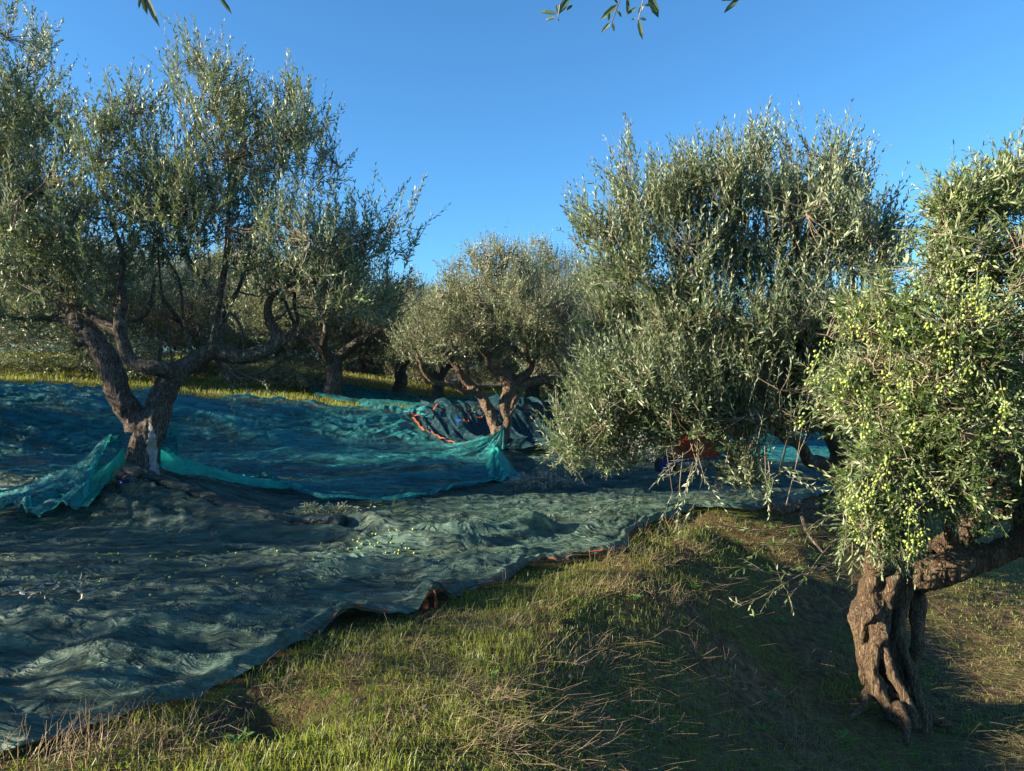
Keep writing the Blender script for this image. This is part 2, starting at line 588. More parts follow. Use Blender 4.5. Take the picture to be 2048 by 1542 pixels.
def net_mat(name, c1, c2, tcol, cover=0.75, stretch=(1, 1, 1), dust=(0.12, 0.10, 0.07), dustf=0.3):
    """woven plastic net: part open weave, part thread"""
    m, t = mat(name)
    tc = N(t, 'ShaderNodeTexCoord')
    mp = N(t, 'ShaderNodeMapping')
    mp.inputs['Scale'].default_value = stretch
    t.links.new(tc.outputs['Object'], mp.inputs[0])
    n1 = N(t, 'ShaderNodeTexNoise')
    n1.inputs['Scale'].default_value = 5
    n1.inputs['Detail'].default_value = 10
    n1.inputs['Roughness'].default_value = 0.7
    t.links.new(mp.outputs[0], n1.inputs['Vector'])
    r = ramp(t, [(0.3, c1), (0.7, c2)])
    t.links.new(n1.outputs[0], r.inputs[0])
    n2 = N(t, 'ShaderNodeTexNoise')
    n2.inputs['Scale'].default_value = 2.2
    n2.inputs['Detail'].default_value = 6
    t.links.new(tc.outputs['Object'], n2.inputs['Vector'])
    rd = ramp(t, [(0.42, (0, 0, 0)), (0.7, (dustf, dustf, dustf))])
    t.links.new(n2.outputs[0], rd.inputs[0])
    mx = N(t, 'ShaderNodeMix', data_type='RGBA')
    t.links.new(rd.outputs[0], mx.inputs[0])
    t.links.new(r.outputs[0], mx.inputs[6])
    mx.inputs[7].default_value = (*dust, 1)
    pb = N(t, 'ShaderNodeBsdfPrincipled')
    pb.inputs['Roughness'].default_value = 0.55
    pb.inputs['Specular IOR Level'].default_value = 0.35
    t.links.new(mx.outputs[2], pb.inputs['Base Color'])
    # fine weave
    wv = N(t, 'ShaderNodeTexWave')
    wv.inputs['Scale'].default_value = 60
    wv.inputs['Distortion'].default_value = 3
    t.links.new(tc.outputs['Object'], wv.inputs['Vector'])
    n3 = N(t, 'ShaderNodeTexNoise')
    n3.inputs['Scale'].default_value = 55
    n3.inputs['Detail'].default_value = 5
    t.links.new(mp.outputs[0], n3.inputs['Vector'])
    bu = N(t, 'ShaderNodeBump')
    bu.inputs['Strength'].default_value = 0.7
    bu.inputs['Distance'].default_value = 0.008
    # small creases: stretched, wavering ridges
    nw = N(t, 'ShaderNodeTexNoise')
    nw.inputs['Scale'].default_value = 1.6
    nw.inputs['Detail'].default_value = 3
    t.links.new(tc.outputs['Object'], nw.inputs['Vector'])
    mw = N(t, 'ShaderNodeMix', data_type='VECTOR')
    mw.inputs[0].default_value = 0.30
    t.links.new(tc.outputs['Object'], mw.inputs[4])
    t.links.new(nw.outputs['Color'], mw.inputs[5])
    hs = []
    for sc, st, rz in ((1.0, (1.6, 17, 17), 0.12), (1.0, (3.0, 34, 30), -0.30)):
        m5 = N(t, 'ShaderNodeMapping')
        m5.inputs['Scale'].default_value = st
        m5.inputs['Rotation'].default_value = (0, 0, rz)
        t.links.new(mw.outputs[1], m5.inputs[0])
        n5 = N(t, 'ShaderNodeTexNoise')
        n5.inputs['Scale'].default_value = sc
        n5.inputs['Detail'].default_value = 3
        n5.inputs['Roughness'].default_value = 0.45
        t.links.new(m5.outputs[0], n5.inputs['Vector'])
        sb = N(t, 'ShaderNodeMath', operation='SUBTRACT')
        sb.inputs[1].default_value = 0.5
        t.links.new(n5.outputs[0], sb.inputs[0])
        ab = N(t, 'ShaderNodeMath', operation='ABSOLUTE')
        t.links.new(sb.outputs[0], ab.inputs[0])
        mm = N(t, 'ShaderNodeMath', operation='MULTIPLY_ADD')
        mm.use_clamp = True
        mm.inputs[1].default_value = -9.0
        mm.inputs[2].default_value = 1.0
        t.links.new(ab.outputs[0], mm.inputs[0])
        hs.append(mm)
    sm = N(t, 'ShaderNodeMath', operation='MULTIPLY_ADD')
    sm.inputs[1].default_value = 0.5
    t.links.new(hs[1].outputs[0], sm.inputs[0])
    t.links.new(hs[0].outputs[0], sm.inputs[2])
    sn = N(t, 'ShaderNodeMath', operation='MULTIPLY_ADD')
    sn.inputs[1].default_value = 0.35
    t.links.new(n3.outputs[0], sn.inputs[0])
    t.links.new(sm.outputs[0], sn.inputs[2])
    bu.inputs['Strength'].default_value = 0.9
    bu.inputs['Distance'].default_value = 0.016
    t.links.new(sn.outputs[0], bu.inputs['Height'])
    t.links.new(bu.outputs[0], pb.inputs['Normal'])
    tr = N(t, 'ShaderNodeBsdfTranslucent')
    tr.inputs['Color'].default_value = (*tcol, 1)
    ms = N(t, 'ShaderNodeMixShader')
    ms.inputs[0].default_value = 0.35
    t.links.new(pb.outputs[0], ms.inputs[1])
    t.links.new(tr.outputs[0], ms.inputs[2])
    tp = N(t, 'ShaderNodeBsdfTransparent')
    cv = N(t, 'ShaderNodeMapRange')
    cv.inputs['From Min'].default_value = 0.3
    cv.inputs['From Max'].default_value = 0.7
    cv.inputs['To Min'].default_value = cover - 0.22
    cv.inputs['To Max'].default_value = min(1, cover + 0.10)
    t.links.new(n1.outputs[0], cv.inputs[0])
    fa = N(t, 'ShaderNodeAttribute', attribute_name='gather')
    fm = N(t, 'ShaderNodeMath', operation='MULTIPLY_ADD')
    fm.use_clamp = True
    fm.inputs[1].default_value = 0.5
    t.links.new(fa.outputs['Fac'], fm.inputs[0])
    t.links.new(cv.outputs[0], fm.inputs[2])
    m2 = N(t, 'ShaderNodeMixShader')
    fn = N(t, 'ShaderNodeMath', operation='MULTIPLY_ADD')
    fn.use_clamp = True
    fn.inputs[1].default_value = 0.22
    t.links.new(sm.outputs[0], fn.inputs[0])
    t.links.new(fm.outputs[0], fn.inputs[2])
    t.links.new(fn.outputs[0], m2.inputs[0])
    t.links.new(tp.outputs[0], m2.inputs[1])
    t.links.new(ms.outputs[0], m2.inputs[2])
    o = N(t, 'ShaderNodeOutputMaterial')
    t.links.new(m2.outputs[0], o.inputs[0])
    return m


M_NET_GREEN = net_mat('dark_green_net', (0.022, 0.060, 0.058), (0.155, 0.265, 0.205), (0.07, 0.17, 0.13), 0.62, (0.7, 3, 3))
M_NET_BLUE = net_mat('blue_green_net', (0.012, 0.16, 0.19), (0.036, 0.34, 0.37), (0.012, 0.28, 0.30), 0.50, (1, 2, 2), dustf=0.1)
M_NET_TEAL = net_mat('sunlit_teal_net', (0.008, 0.34, 0.30), (0.03, 0.50, 0.42), (0.02, 0.52, 0.44), 0.80, (1, 1, 1), dustf=0.0)  # brighter copy of the blue green net, sunlight put into its colour
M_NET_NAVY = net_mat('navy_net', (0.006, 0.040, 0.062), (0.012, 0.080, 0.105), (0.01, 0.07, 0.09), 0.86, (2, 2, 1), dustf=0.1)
M_NET_BLACK = net_mat('dark_net', (0.018, 0.045, 0.05), (0.05, 0.09, 0.09), (0.03, 0.07, 0.07), 0.88, (1, 2, 2), dustf=0.2)

# ------------------------------------------------------------------ ground
def axis_(fine0, fine1, step, lo, hi, grow=1.06):
    c = list(np.arange(fine0, fine1, step))
    s = step
    a = fine0
    left = []
    while a > lo:
        s *= grow
        a -= s
        left.append(a)
    s = step
    b = c[-1]
    right = []
    while b < hi:
        s *= grow
        b += s
        right.append(b)
    return np.array(left[::-1] + c + right)


def grid_mesh(name, X, Y, Z, mats, gather=None):
    ny, nx = X.shape
    V = np.stack([X, Y, Z], -1).reshape(-1, 3)
    i = (np.arange(ny - 1)[:, None] * nx + np.arange(nx - 1)[None]).ravel()
    F = np.stack([i, i + 1, i + 1 + nx, i + nx], 1)
    return new_mesh(name, V, [F], mats, None, True, None if gather is None else {'gather': np.clip(gather, 0, 1).ravel()})


gx = axis_(-4.0, 4.5, 0.035, -320, 320, 1.05)
gy = axis_(1.2, 8.0, 0.035, -60, 420, 1.03)
GX, GY = np.meshgrid(gx, gy)
GZ = H(GX, GY)
clod = np.exp(-(((GX + 1.0) / 0.5) ** 2 + ((GY - 2.95) / 0.3) ** 2))
GZ = GZ + clod * 0.03 * fbm2(GX * 22, GY * 22, 3, 31)
link('ground', grid_mesh('ground', GX, GY, GZ, [ground_mat()]), kind='structure')

# ------------------------------------------------------------------ leaves and shoots
def leaf_geo(acc, B, D, Nn, L, W, detail=0, a=None):
    n = len(B)
    D = unit(D)
    S = unit(np.cross(D, Nn))
    Nn = np.cross(S, D)
    L = np.broadcast_to(L, (n,))[:, None]
    W = np.broadcast_to(W, (n,))[:, None]
    if a is None:
        a = RNG.random(n)
    if detail == 0:
        m = B + D * L * 0.5 + Nn * L * 0.03
        V = np.stack([B, m + S * W / 2, B + D * L - Nn * L * 0.05, m - S * W / 2], 1)
        F = (np.arange(n) * 4)[:, None] + np.array([[0, 1, 2, 3]])
        acc.add(V, [F], np.repeat(a, 4))
    elif detail == 2:
        p1 = B + D * L * 0.3 + Nn * L * 0.035
        p2 = B + D * L * 0.7 + Nn * L * 0.02
        V = np.stack([B, p1 + S * W * 0.46, p2 + S * W * 0.40, B + D * L - Nn * L * 0.06, p2 - S * W * 0.40, p1 - S * W * 0.46], 1)
        b = (np.arange(n) * 6)[:, None]
        acc.add(V, [np.concatenate([b + np.array([[0, 1, 2, 5]]), b + np.array([[5, 2, 3, 4]])])], np.repeat(a, 6))
    else:
        p1 = B + D * L * 0.28 + Nn * L * 0.03
        p2 = B + D * L * 0.68 + Nn * L * 0.02
        V = np.stack([B, p1 + S * W * 0.46, p2 + S * W * 0.42, B + D * L - Nn * L * 0.06, p2 - S * W * 0.42, p1 - S * W * 0.46,
                      p1 - Nn * W * 0.14, p2 - Nn * W * 0.14], 1)
        b = (np.arange(n) * 8)[:, None]
        F4 = np.concatenate([b + np.array([[6, 1, 2, 7]]), b + np.array([[5, 6, 7, 4]])])
        F3 = np.concatenate([b + np.array([[0, 1, 6]]), b + np.array([[0, 6, 5]]), b + np.array([[7, 2, 3]]), b + np.array([[7, 3, 4]])])
        acc.add(V, [F4, F3], np.repeat(a, 8))


def shoots(leaf, stem, base, dirs, length, pairs, leafL, bend, detail=0, drop=0.15, wr=0.23, stem_r=0.0022, angle=0.75):
    """leafy shoots: opposite leaf pairs along a bent stem"""
    M = len(base)
    dirs = unit(dirs)
    length = np.broadcast_to(length, (M,)).astype(float)
    bend = np.broadcast_to(bend, (M, 3))
    def pos(t):
        return base + (dirs * t + bend * t * t) * length[:, None]
    k = 4
    prev = pos(0.0)
    for j in range(1, k + 1):
        cur = pos(j / k)
        r = stem_r * (1 - 0.6 * (j - 1) / k)
        tubes(stem, prev, cur, r, stem_r * (1 - 0.6 * j / k), 3)
        prev = cur
    U, W_ = frame_of(dirs)
    ph = RNG.random(M) * 6.283
    tone = RNG.random(M) * 0.5
    for j in range(pairs):
        t = (j + 0.8) / pairs
        p = pos(t)
        T = unit(dirs + 2 * bend * t)
        for sgn in (0, np.pi):
            keep = RNG.random(M) > drop
            if not keep.any():
                continue
            an = ph + j * 1.5708 + sgn + RNG.normal(0, 0.3, M)
            R = U * np.cos(an)[:, None] + W_ * np.sin(an)[:, None]
            al = angle + RNG.normal(0, 0.2, M) - 0.25 * t
            D = T * np.cos(al)[:, None] + R * np.sin(al)[:, None] + RNG.normal(0, 0.08, (M, 3))
            Nn = T - unit(D) * np.sum(T * unit(D), 1, keepdims=True) + RNG.normal(0, 0.25, (M, 3))
            Lf = leafL * (0.75 + 0.45 * RNG.random(M)) * (1.0 - 0.35 * t * t)
            a = np.clip(tone + RNG.random(M) * 0.5, 0, 1)
            leaf_geo(leaf, p[keep], D[keep], Nn[keep], Lf[keep], (Lf * wr)[keep], detail, a[keep])


# pruned openings in the foliage around the bare low limb of the terrace edge tree: world centres and radii in metres
OPENINGS = [((2.72, 6.5, -0.68), (0.36, 0.8, 0.15)), ((1.69, 6.5, -0.57), (0.21, 0.8, 0.18)), ((1.45, 6.5, -0.77), (0.12, 0.8, 0.11)), ((1.67, 6.5, -0.84), (0.27, 0.8, 0.08))]


def sample_blobs(blobs, n, seed, gap=0.0, gscale=1.6, avoid=False):
    """blobs: (centre(3), radii(3), weight); returns points and blob index"""
    rng = np.random.default_rng(seed)
    w = np.array([b[2] * b[1][0] * b[1][1] * b[1][2] for b in blobs]) ** 0.85
    w /= w.sum()
    out, idx = [], []
    need = n
    while need > 0:
        k = rng.choice(len(blobs), need * 2, p=w)
        d = unit(rng.normal(size=(need * 2, 3)))
        r = rng.random(need * 2) ** 0.36
        C = np.array([b[0] for b in blobs])[k]
        R = np.array([b[1] for b in blobs])[k]
        p = C + d * r[:, None] * R
        if gap:
            f = fbm(p * gscale, 3, seed)
            ok = f > (gap - 0.5) * 0.6 + rng.normal(0, 0.05, len(f))
            p, k = p[ok], k[ok]
        if avoid:
            ok = np.ones(len(p), bool)
            for c, r_ in OPENINGS:
                ok &= (((p - np.array(c)) / np.array(r_)) ** 2).sum(1) > 1
            p, k = p[ok], k[ok]
        p, k = p[:need], k[:need]
        out.append(p)
        idx.append(k)
        need -= len(p)
    return np.concatenate(out), np.concatenate(idx)


def blobs_px(lst):
    """(px, py, depth, rx_px, ry_px, r_depth, weight) -> world ellipsoids"""
    out = []
    for (px, py, d, rx, ry, rd, w) in lst:
        out.append((P(px, py, d), np.array([rx / FPX * d, rd, ry / FPX * d]), w))
    return out


def limbs_px(limbs, per=6, k=1.0):
    """limb = list of (px, py, depth, radius_px) -> smooth world paths with radii"""
    out = []
    for l in limbs:
        pts = np.array([P(a, b, d) for a, b, d, r in l])
        rr = np.array([[k * r / FPX * d, 0, 0] for a, b, d, r in l])
        out.append((catmull(pts, per), np.clip(catmull(rr, per)[:, 0], 0.002, 9)))
    return out


def make_trunk(paths, voxel, mats, rough=0.10, seed=1, origin=(0, 0, 0), wob=0.45, fine=0.006):
    acc = Acc()
    for pts, rad in paths:
        pts = pts + wob * rad[:, None] * np.stack([fbm(pts * 4.5 + rad[:1].sum() * 90, 2, seed), fbm(pts * 4.5 + 7 + rad[:1].sum() * 90, 2, seed), 0 * rad], 1)
        path_tube(acc, pts, rad, 14)
    me = remesh_voxel(acc.mesh('tmp', []), voxel)
    V, Nn = co_of(me), no_of(me)
    q = V * np.array([14, 14, 3.0])
    rid = 1 - 2 * np.abs(fbm(q, 3, seed))
    # distance-aware amplitude: thick wood is rougher
    allp = np.concatenate([p for p, r in paths])
    allr = np.concatenate([r for p, r in paths])
    near = np.zeros(len(V))
    for i in range(0, len(V), 4000):
        d = ((V[i:i + 4000, None] - allp[None]) ** 2).sum(2)
        near[i:i + 4000] = allr[np.argmin(d, 1)]
    V = V + Nn * (near * (rough * (rid - 0.6) + 0.13 * fbm(V * 6, 2, seed + 3)) - 0.003)[:, None]
    q2 = V + 0.03 * np.stack([fbm(V * 9, 2, seed + 7), fbm(V * 9 + 5, 2, seed + 8), fbm(V * 9 + 9, 2, seed + 9)], 1)
    fr = 1 - 2.4 * np.abs(fbm(q2 * np.array([42, 42, 9.0]), 3, seed + 11))
    V = V + Nn * (fine * np.clip(fr, -1, 1) * np.clip(near / 0.08, 0.1, 1))[:, None]
    V = V - np.asarray(origin)
    me.vertices.foreach_set('co', V.astype(np.float32).ravel())
    for m in mats:
        me.materials.append(m)
    me.update()
    return me


def grow(paths, blobs, n_sec, n_shoot, seed, gap=0.42, up=0.6, out=0.5, rnd=0.6, slen=(0.22, 0.42), pairs=9, leafL=0.055,
         bend_up=0.15, detail=0, centre=None, sec_r=0.012, link_max=0.9, wr=0.235, drop=0.12, sides=4, extra=None, gscale=1.6):
    """branches that reach from the limbs into the crown, and leafy shoots on them"""
    global RNG
    RNG = np.random.default_rng(seed)
    leaf, wood = Acc(), Acc()
    nodes = np.concatenate([p[len(p) // 5:] for p, r in paths])
    nr = np.concatenate([r[len(r) // 5:] for p, r in paths])
    tg, _ = sample_blobs(blobs, n_sec, seed + 1)
    dn = np.array([np.min(((nodes - q) ** 2).sum(1)) for q in tg])
    for q in tg[np.argsort(dn)]:
        d = np.sqrt(((nodes - q) ** 2).sum(1)) + 0.5 * np.maximum(0, nodes[:, 2] - q[2])
        k = int(np.argmin(d))
        a = nodes[k]
        L = np.linalg.norm(q - a)
        if L < 0.05:
            continue
        mid = (a + q) / 2 + np.array([0, 0, -0.10 * L]) + RNG.normal(0, 0.07 * L, 3)
        pts = catmull(np.array([a, a * 0.5 + mid * 0.5 + RNG.normal(0, 0.03 * L, 3), mid, mid * 0.5 + q * 0.5 + RNG.normal(0, 0.04 * L, 3), q]), 3)
        r0 = min(nr[k] * 0.7, sec_r * (0.7 + L))
        rad = np.linspace(r0, max(r0 * 0.4, 0.003), len(pts))
        tubes(wood, pts[:-1], pts[1:], rad[:-1], rad[1:], sides)
        nodes = np.vstack([nodes, pts[2:]])
        nr = np.concatenate([nr, rad[2:]])
    sp, idx = sample_blobs(blobs, n_shoot, seed + 2, gap, gscale, extra)
    near = np.zeros(len(sp), int)
    for i in range(0, len(sp), 500):
        near[i:i + 500] = np.argmin(((sp[i:i + 500, None] - nodes[None]) ** 2).sum(2), 1)
    A = nodes[near]
    dist = np.linalg.norm(sp - A, axis=1)
    ok = dist < link_max
    sp, A, idx, dist = sp[ok], A[ok], idx[ok], dist[ok]
    C = np.array([b[0] for b in blobs])[idx]
    R = np.array([b[1] for b in blobs])[idx]
    outv = unit((sp - C) / R)
    if centre is not None:
        outv = outv * 0.6 + 0.4 * unit(sp - np.asarray(centre))
    dirs = unit(outv * out + np.array([0, 0, up]) + RNG.normal(0, rnd, sp.shape) + unit(sp - A) * 0.4)
    m = (A + sp) / 2 + RNG.normal(0, 0.05, sp.shape) * dist[:, None] + np.array([0, 0, -0.08]) * dist[:, None]
    tubes(wood, A, m, 0.0035, 0.003, 3)
    tubes(wood, m, sp, 0.003, 0.0022, 3)
    ln = slen[0] + (slen[1] - slen[0]) * RNG.random(len(sp))
    bend = np.stack([RNG.normal(0, 0.1, len(sp)), RNG.normal(0, 0.1, len(sp)), np.full(len(sp), bend_up) + RNG.normal(0, 0.12, len(sp))], 1)
    shoots(leaf, wood, sp - dirs * (ln * 0.45)[:, None], dirs, ln, pairs, leafL, bend, detail, drop, wr)
    return leaf, wood, nodes


def finish_tree(root, leaf, wood, leafmat, origin=(0, 0, 0)):
    link('branches', wood.mesh('branches', [M_TWIG], True, origin), root)
    link('crown', leaf.mesh('crown', [leafmat], False, origin), root)


# ------------------------------------------------------------------ the big olive on the left
def build_left_tree():
    d = 7.0
    g = P(288, 958, d)
    root = thing('olive_tree', 'large forked olive tree on the left, pale bare strip down its trunk', 'olive tree', g)
    L = [
        [(294, 985, d, 54), (290, 950, d, 44), (286, 905, d, 38), (285, 870, d, 37), (284, 845, d, 40)],
        [(262, 990, 6.95, 26), (268, 950, 6.97, 22), (275, 900, d, 20)],
        [(330, 985, 6.95, 22), (318, 945, 6.97, 18), (300, 900, d, 20)],
        [(276, 860, d, 34), (258, 815, 6.98, 31), (232, 762, 6.95, 29), (212, 722, 6.95, 29), (190, 682, 6.95, 26), (160, 645, d, 22), (140, 620, 7.05, 17), (105, 600, 7.1, 11)],
        [(150, 650, d, 12), (112, 638, 7.1, 9), (70, 636, 7.2, 8), (25, 636, 7.3, 6), (-40, 620, 7.4, 5)],
        [(176, 668, 6.95, 12), (160, 690, 6.9, 8), (142, 682, 6.85, 5)],
        [(298, 865, d, 34), (318, 808, 7.03, 32), (350, 750, 7.05, 29), (392, 722, 7.1, 23), (428, 702, 7.1, 22), (480, 714, 7.1, 20), (528, 702, 7.1, 19), (553, 678, 7.1, 16), (540, 645, 7.05, 14), (534, 620, 7, 11), (548, 590, 6.95, 8), (585, 568, 6.9, 5), (640, 556, 6.8, 4)],
        [(322, 810, 7.05, 22), (318, 770, 7.15, 14), (306, 752, 7.2, 10)],
        [(352, 765, 7.03, 24), (338, 742, 6.95, 20), (300, 734, 6.9, 19), (262, 722, 6.9, 18), (247, 690, 6.9, 16), (241, 640, 6.9, 15), (244, 590, 6.9, 14), (240, 560, 6.9, 11), (246, 520, 6.9, 8), (226, 450, 6.9, 6), (205, 350, 6.95, 4), (200, 250, 7, 3)],
        [(240, 662, 6.9, 14), (190, 637, 6.95, 14), (140, 602, d, 15), (90, 563, 7.05, 18), (30, 545, 7.1, 17), (-30, 500, 7.2, 14), (-70, 400, 7.2, 9), (-60, 250, 7.3, 6)],
        [(425, 700, 7.05, 12), (430, 640, 7.05, 10), (445, 570, 7.05, 9), (455, 460, 7.05, 7), (458, 340, 7.05, 5), (435, 200, 7.05, 3)],
        [(436, 690, 7.15, 11), (450, 630, 7.3, 9), (480, 570, 7.4, 6), (505, 480, 7.45, 4)],
        [(344, 730, 7, 4), (336, 650, 7, 4), (320, 560, 7, 4), (318, 470, 7, 3)],
        [(492, 712, 7.05, 5), (480, 650, 6.95, 5), (430, 592, 6.9, 5), (380, 520, 6.9, 5), (340, 430, 6.9, 4), (300, 330, 6.9, 3)],
        [(382, 705, 7.1, 6), (366, 630, 7.1, 5), (358, 560, 7.1, 5), (330, 510, 7.1, 4), (300, 420, 7.1, 3)],
        [(308, 752, 7.2, 9), (322, 680, 7.2, 5), (280, 640, 7.2, 3)],
        [(558, 684, 7.1, 9), (580, 668, 7.15, 7), (596, 640, 7.2, 6), (588, 600, 7.25, 6), (600, 560, 7.3, 5), (625, 500, 7.3, 3)],
        [(560, 690, 7.1, 8), (590, 660, 7.2, 6), (570, 600, 7.3, 5)],
        [(548, 640, 7, 6), (590, 615, 6.9, 4), (650, 618, 6.8, 3), (720, 600, 6.7, 2)],
        [(430, 712, 7.1, 10), (455, 742, 7.2, 6), (512, 752, 7.2, 4), (565, 720, 7.2, 4), (640, 690, 7.2, 3)],
        [(560, 600, 6.95, 6), (610, 570, 6.85, 5), (700, 520, 6.8, 3), (780, 470, 6.7, 2)],
        [(60, 560, 7.1, 9), (60, 440, 7.1, 6), (50, 300, 7.15, 5), (30, 150, 7.2, 3)],
        [(160, 610, 7, 9), (140, 540, 7, 6), (120, 440, 6.9, 4), (100, 330, 6.9, 3)],
    ]
    paths = limbs_px(L, 6, 0.78)
    link('trunk', make_trunk(paths, 0.013, [M_BARK], 0.12, 5, g), root)
    # bare strip on the front of the trunk: a sheet of pale wood lying on the trunk surface
    me = root.children[0].data
    V, Nn = co_of(me), no_of(me)
    Vw = V + g
    px_, py_ = 1024 + Vw[:, 0] / Vw[:, 1] * FPX, 771 - Vw[:, 2] / Vw[:, 1] * FPX
    cl = np.interp(py_, [842, 870, 900, 930, 965, 990], [300, 304, 304, 307, 312, 314])
    hw = np.interp(py_, [838, 850, 880, 905, 915, 940, 965, 985], [0, 5, 10, 12, 9, 11, 15, 15]) + 3.0 * fbm(Vw * 26, 3, 66)
    m = (np.abs(px_ - cl) < hw) & (Nn[:, 1] < 0.25)
    nl = len(me.loops)
    lv = np.empty(nl, np.int32)
    me.loops.foreach_get('vertex_index', lv)
    st = np.empty(len(me.polygons), np.int32)
    tt = np.empty(len(me.polygons), np.int32)
    me.polygons.foreach_get('loop_start', st)
    me.polygons.foreach_get('loop_total', tt)
    q4 = st[tt == 4]
    Fq = lv[q4[:, None] + np.arange(4)[None]]
    Fq = Fq[m[Fq].all(1)]
    used = np.unique(Fq)
    rm = -np.ones(len(V), int)
    rm[used] = np.arange(len(used))
    sheet = Acc()
    V1 = V[used] + Nn[used] * 0.007
    nU = len(V1)
    sheet.add(np.concatenate([V1, V1 - Nn[used] * 0.009]), [rm[Fq], rm[Fq][:, ::-1] + nU])
    link('stripped_bark', sheet.mesh('stripped_bark', [M_STRIP], True), root)
    B = blobs_px([
        (50, 320, 7.2, 85, 200, 1.0, 1.2), (15, 130, 7.2, 70, 150, .7, 1.0), (80, 240, 7.1, 40, 100, .6, 1), (110, 440, 6.95, 130, 120, 1.1, 1), (-80, 350, 7.3, 120, 260, 1.2, .8),
        (240, 235, 6.8, 62, 60, .5, 1.1), (250, 350, 6.85, 90, 100, .8, 1.0), (425, 190, 7, 72, 80, .6, 1.0), (400, 125, 7, 32, 40, .35, 1.0),
        (470, 290, 7.1, 120, 110, 1.0, 1.1), (330, 260, 7.0, 60, 90, .7, .8), (585, 220, 7.1, 42, 75, .4, .9), (605, 330, 7.05, 80, 120, .8, .85), (400, 430, 6.95, 150, 90, 1.0, 1.1), (330, 380, 6.9, 90, 70, .8, 1.0),
        (740, 475, 6.8, 100, 50, .6, 1.1), (805, 450, 6.7, 42, 55, .35, 1.4), (640, 500, 6.9, 130, 90, .9, .95), (700, 590, 6.9, 130, 55, .8, .9),
        (480, 555, 7.1, 110, 60, .9, .8), (400, 520, 7.0, 80, 50, .6, .6), (120, 560, 6.9, 130, 55, 1, .8), (230, 500, 6.9, 90, 70, .8, .8), (60, 640, 7.3, 90, 40, .6, .5)])
    leaf, wood, nodes = grow(paths[3:], B, 230, 3500, 11, gap=0.50, gscale=3.0, up=0.85, out=0.55, rnd=0.38, slen=(0.24, 0.52), pairs=12, leafL=0.068, wr=0.25,
                             detail=2, centre=P(300, 700, 7), link_max=0.8)
    # a drooping leafy twig below the right fork
    b0 = np.array([P(470, 760, 7.1), P(462, 775, 7.05), P(490, 765, 7.1), P(520, 760, 7.1), P(455, 790, 7.0), P(540, 770, 7.1)])
    shoots(leaf, wood, b0, np.tile([[0.1, 0, -1.0]], (6, 1)) + RNG.normal(0, .35, (6, 3)), 0.22, 7, 0.055, np.array([0, 0, -0.1]))
    tubes(wood, np.repeat(P(450, 735, 7.2)[None], 6, 0), b0, 0.005, 0.003)
    finish_tree(root, leaf, wood, M_LEAF, g)


# ------------------------------------------------------------------ the middle olive
def build_middle_tree():
    d = 11.5
    g = P(1010, 915, d)
    root = thing('olive_tree', 'smaller middle olive tree, pinkish sunlit trunk with turquoise net at its foot', 'olive tree', g)
    L = [
        [(1004, 935, d, 26), (1003, 905, d, 21), (1001, 870, d, 19), (998, 850, d, 17)],
        [(1022, 930, d, 14), (1014, 890, d, 12), (1010, 850, d, 12), (1013, 800, d, 15), (1016, 775, d, 17), (1012, 745, d, 13), (1000, 742, 11.4, 10), (985, 740, 11.3, 9), (976, 718, 11.3, 7), (955, 690, 11.2, 5), (930, 640, 11.2, 3)],
        [(998, 880, d, 15), (984, 838, d, 14), (968, 800, d, 12), (945, 772, d, 11), (925, 755, 11.4, 8), (905, 718, 11.4, 8), (885, 690, 11.3, 5), (860, 640, 11.2, 3)],
        [(950, 775, d, 9), (930, 785, 11.4, 6), (905, 770, 11.3, 6), (872, 765, 11.2, 6), (850, 745, 11.1, 6), (838, 715, 11, 4), (820, 680, 11, 3)],
        [(1016, 790, d, 12), (1035, 760, 11.6, 11), (1062, 735, 11.7, 8), (1052, 705, 11.7, 6), (1040, 640, 11.7, 4), (1000, 560, 11.6, 3)],
        [(1022, 785, d, 10), (1060, 764, 11.6, 11), (1100, 760, 11.7, 9), (1125, 750, 11.8, 6), (1160, 720, 11.9, 4)],
        [(1012, 840, 11.6, 8), (1030, 800, 11.8, 8), (1045, 775, 12, 7), (1060, 740, 12.2, 5), (1080, 690, 12.3, 3)],
    ]
    paths = limbs_px(L, 6, 0.84)
    link('trunk', make_trunk(paths, 0.014, [M_BARK_WARM], 0.12, 15, g), root)
    B = blobs_px([
        (1000, 625, d, 160, 70, 1.5, 1), (985, 565, d, 85, 80, 1.0, 1), (968, 520, d, 34, 45, .4, 1), (1005, 515, d, 22, 35, .3, .9), (1070, 610, 11.6, 90, 70, 1.1, 1), (1062, 555, 11.5, 22, 30, .3, .8),
        (900, 650, 11.3, 115, 65, 1.2, 1), (1130, 680, 11.7, 90, 70, 1.2, 1), (870, 690, 11.2, 90, 40, .9, .9), (1090, 690, 11.5, 80, 30, .9, .7), (905, 570, 11.4, 35, 40, .4, .6)])
    leaf, wood, nodes = grow(paths[1:], B, 130, 3100, 21, gap=0.50, gscale=3.0, up=0.8, out=0.5, rnd=0.5, slen=(0.2, 0.42), pairs=8, leafL=0.066, centre=P(1000, 760, d), link_max=0.9, wr=0.26)
    b0 = np.array([P(980, 838, 11.4), P(975, 832, 11.4), P(1018, 830, 11.4), P(995, 790, 11.4)])
    shoots(leaf, wood, b0, np.array([[-1.2, -.2, .9], [-1, -.2, .3], [.6, 0, .8], [-.8, -.2, 1.0]]), 0.4, 8, 0.05, np.array([0, 0, 0.1]))
    finish_tree(root, leaf, wood, M_LEAF_FAR, g)


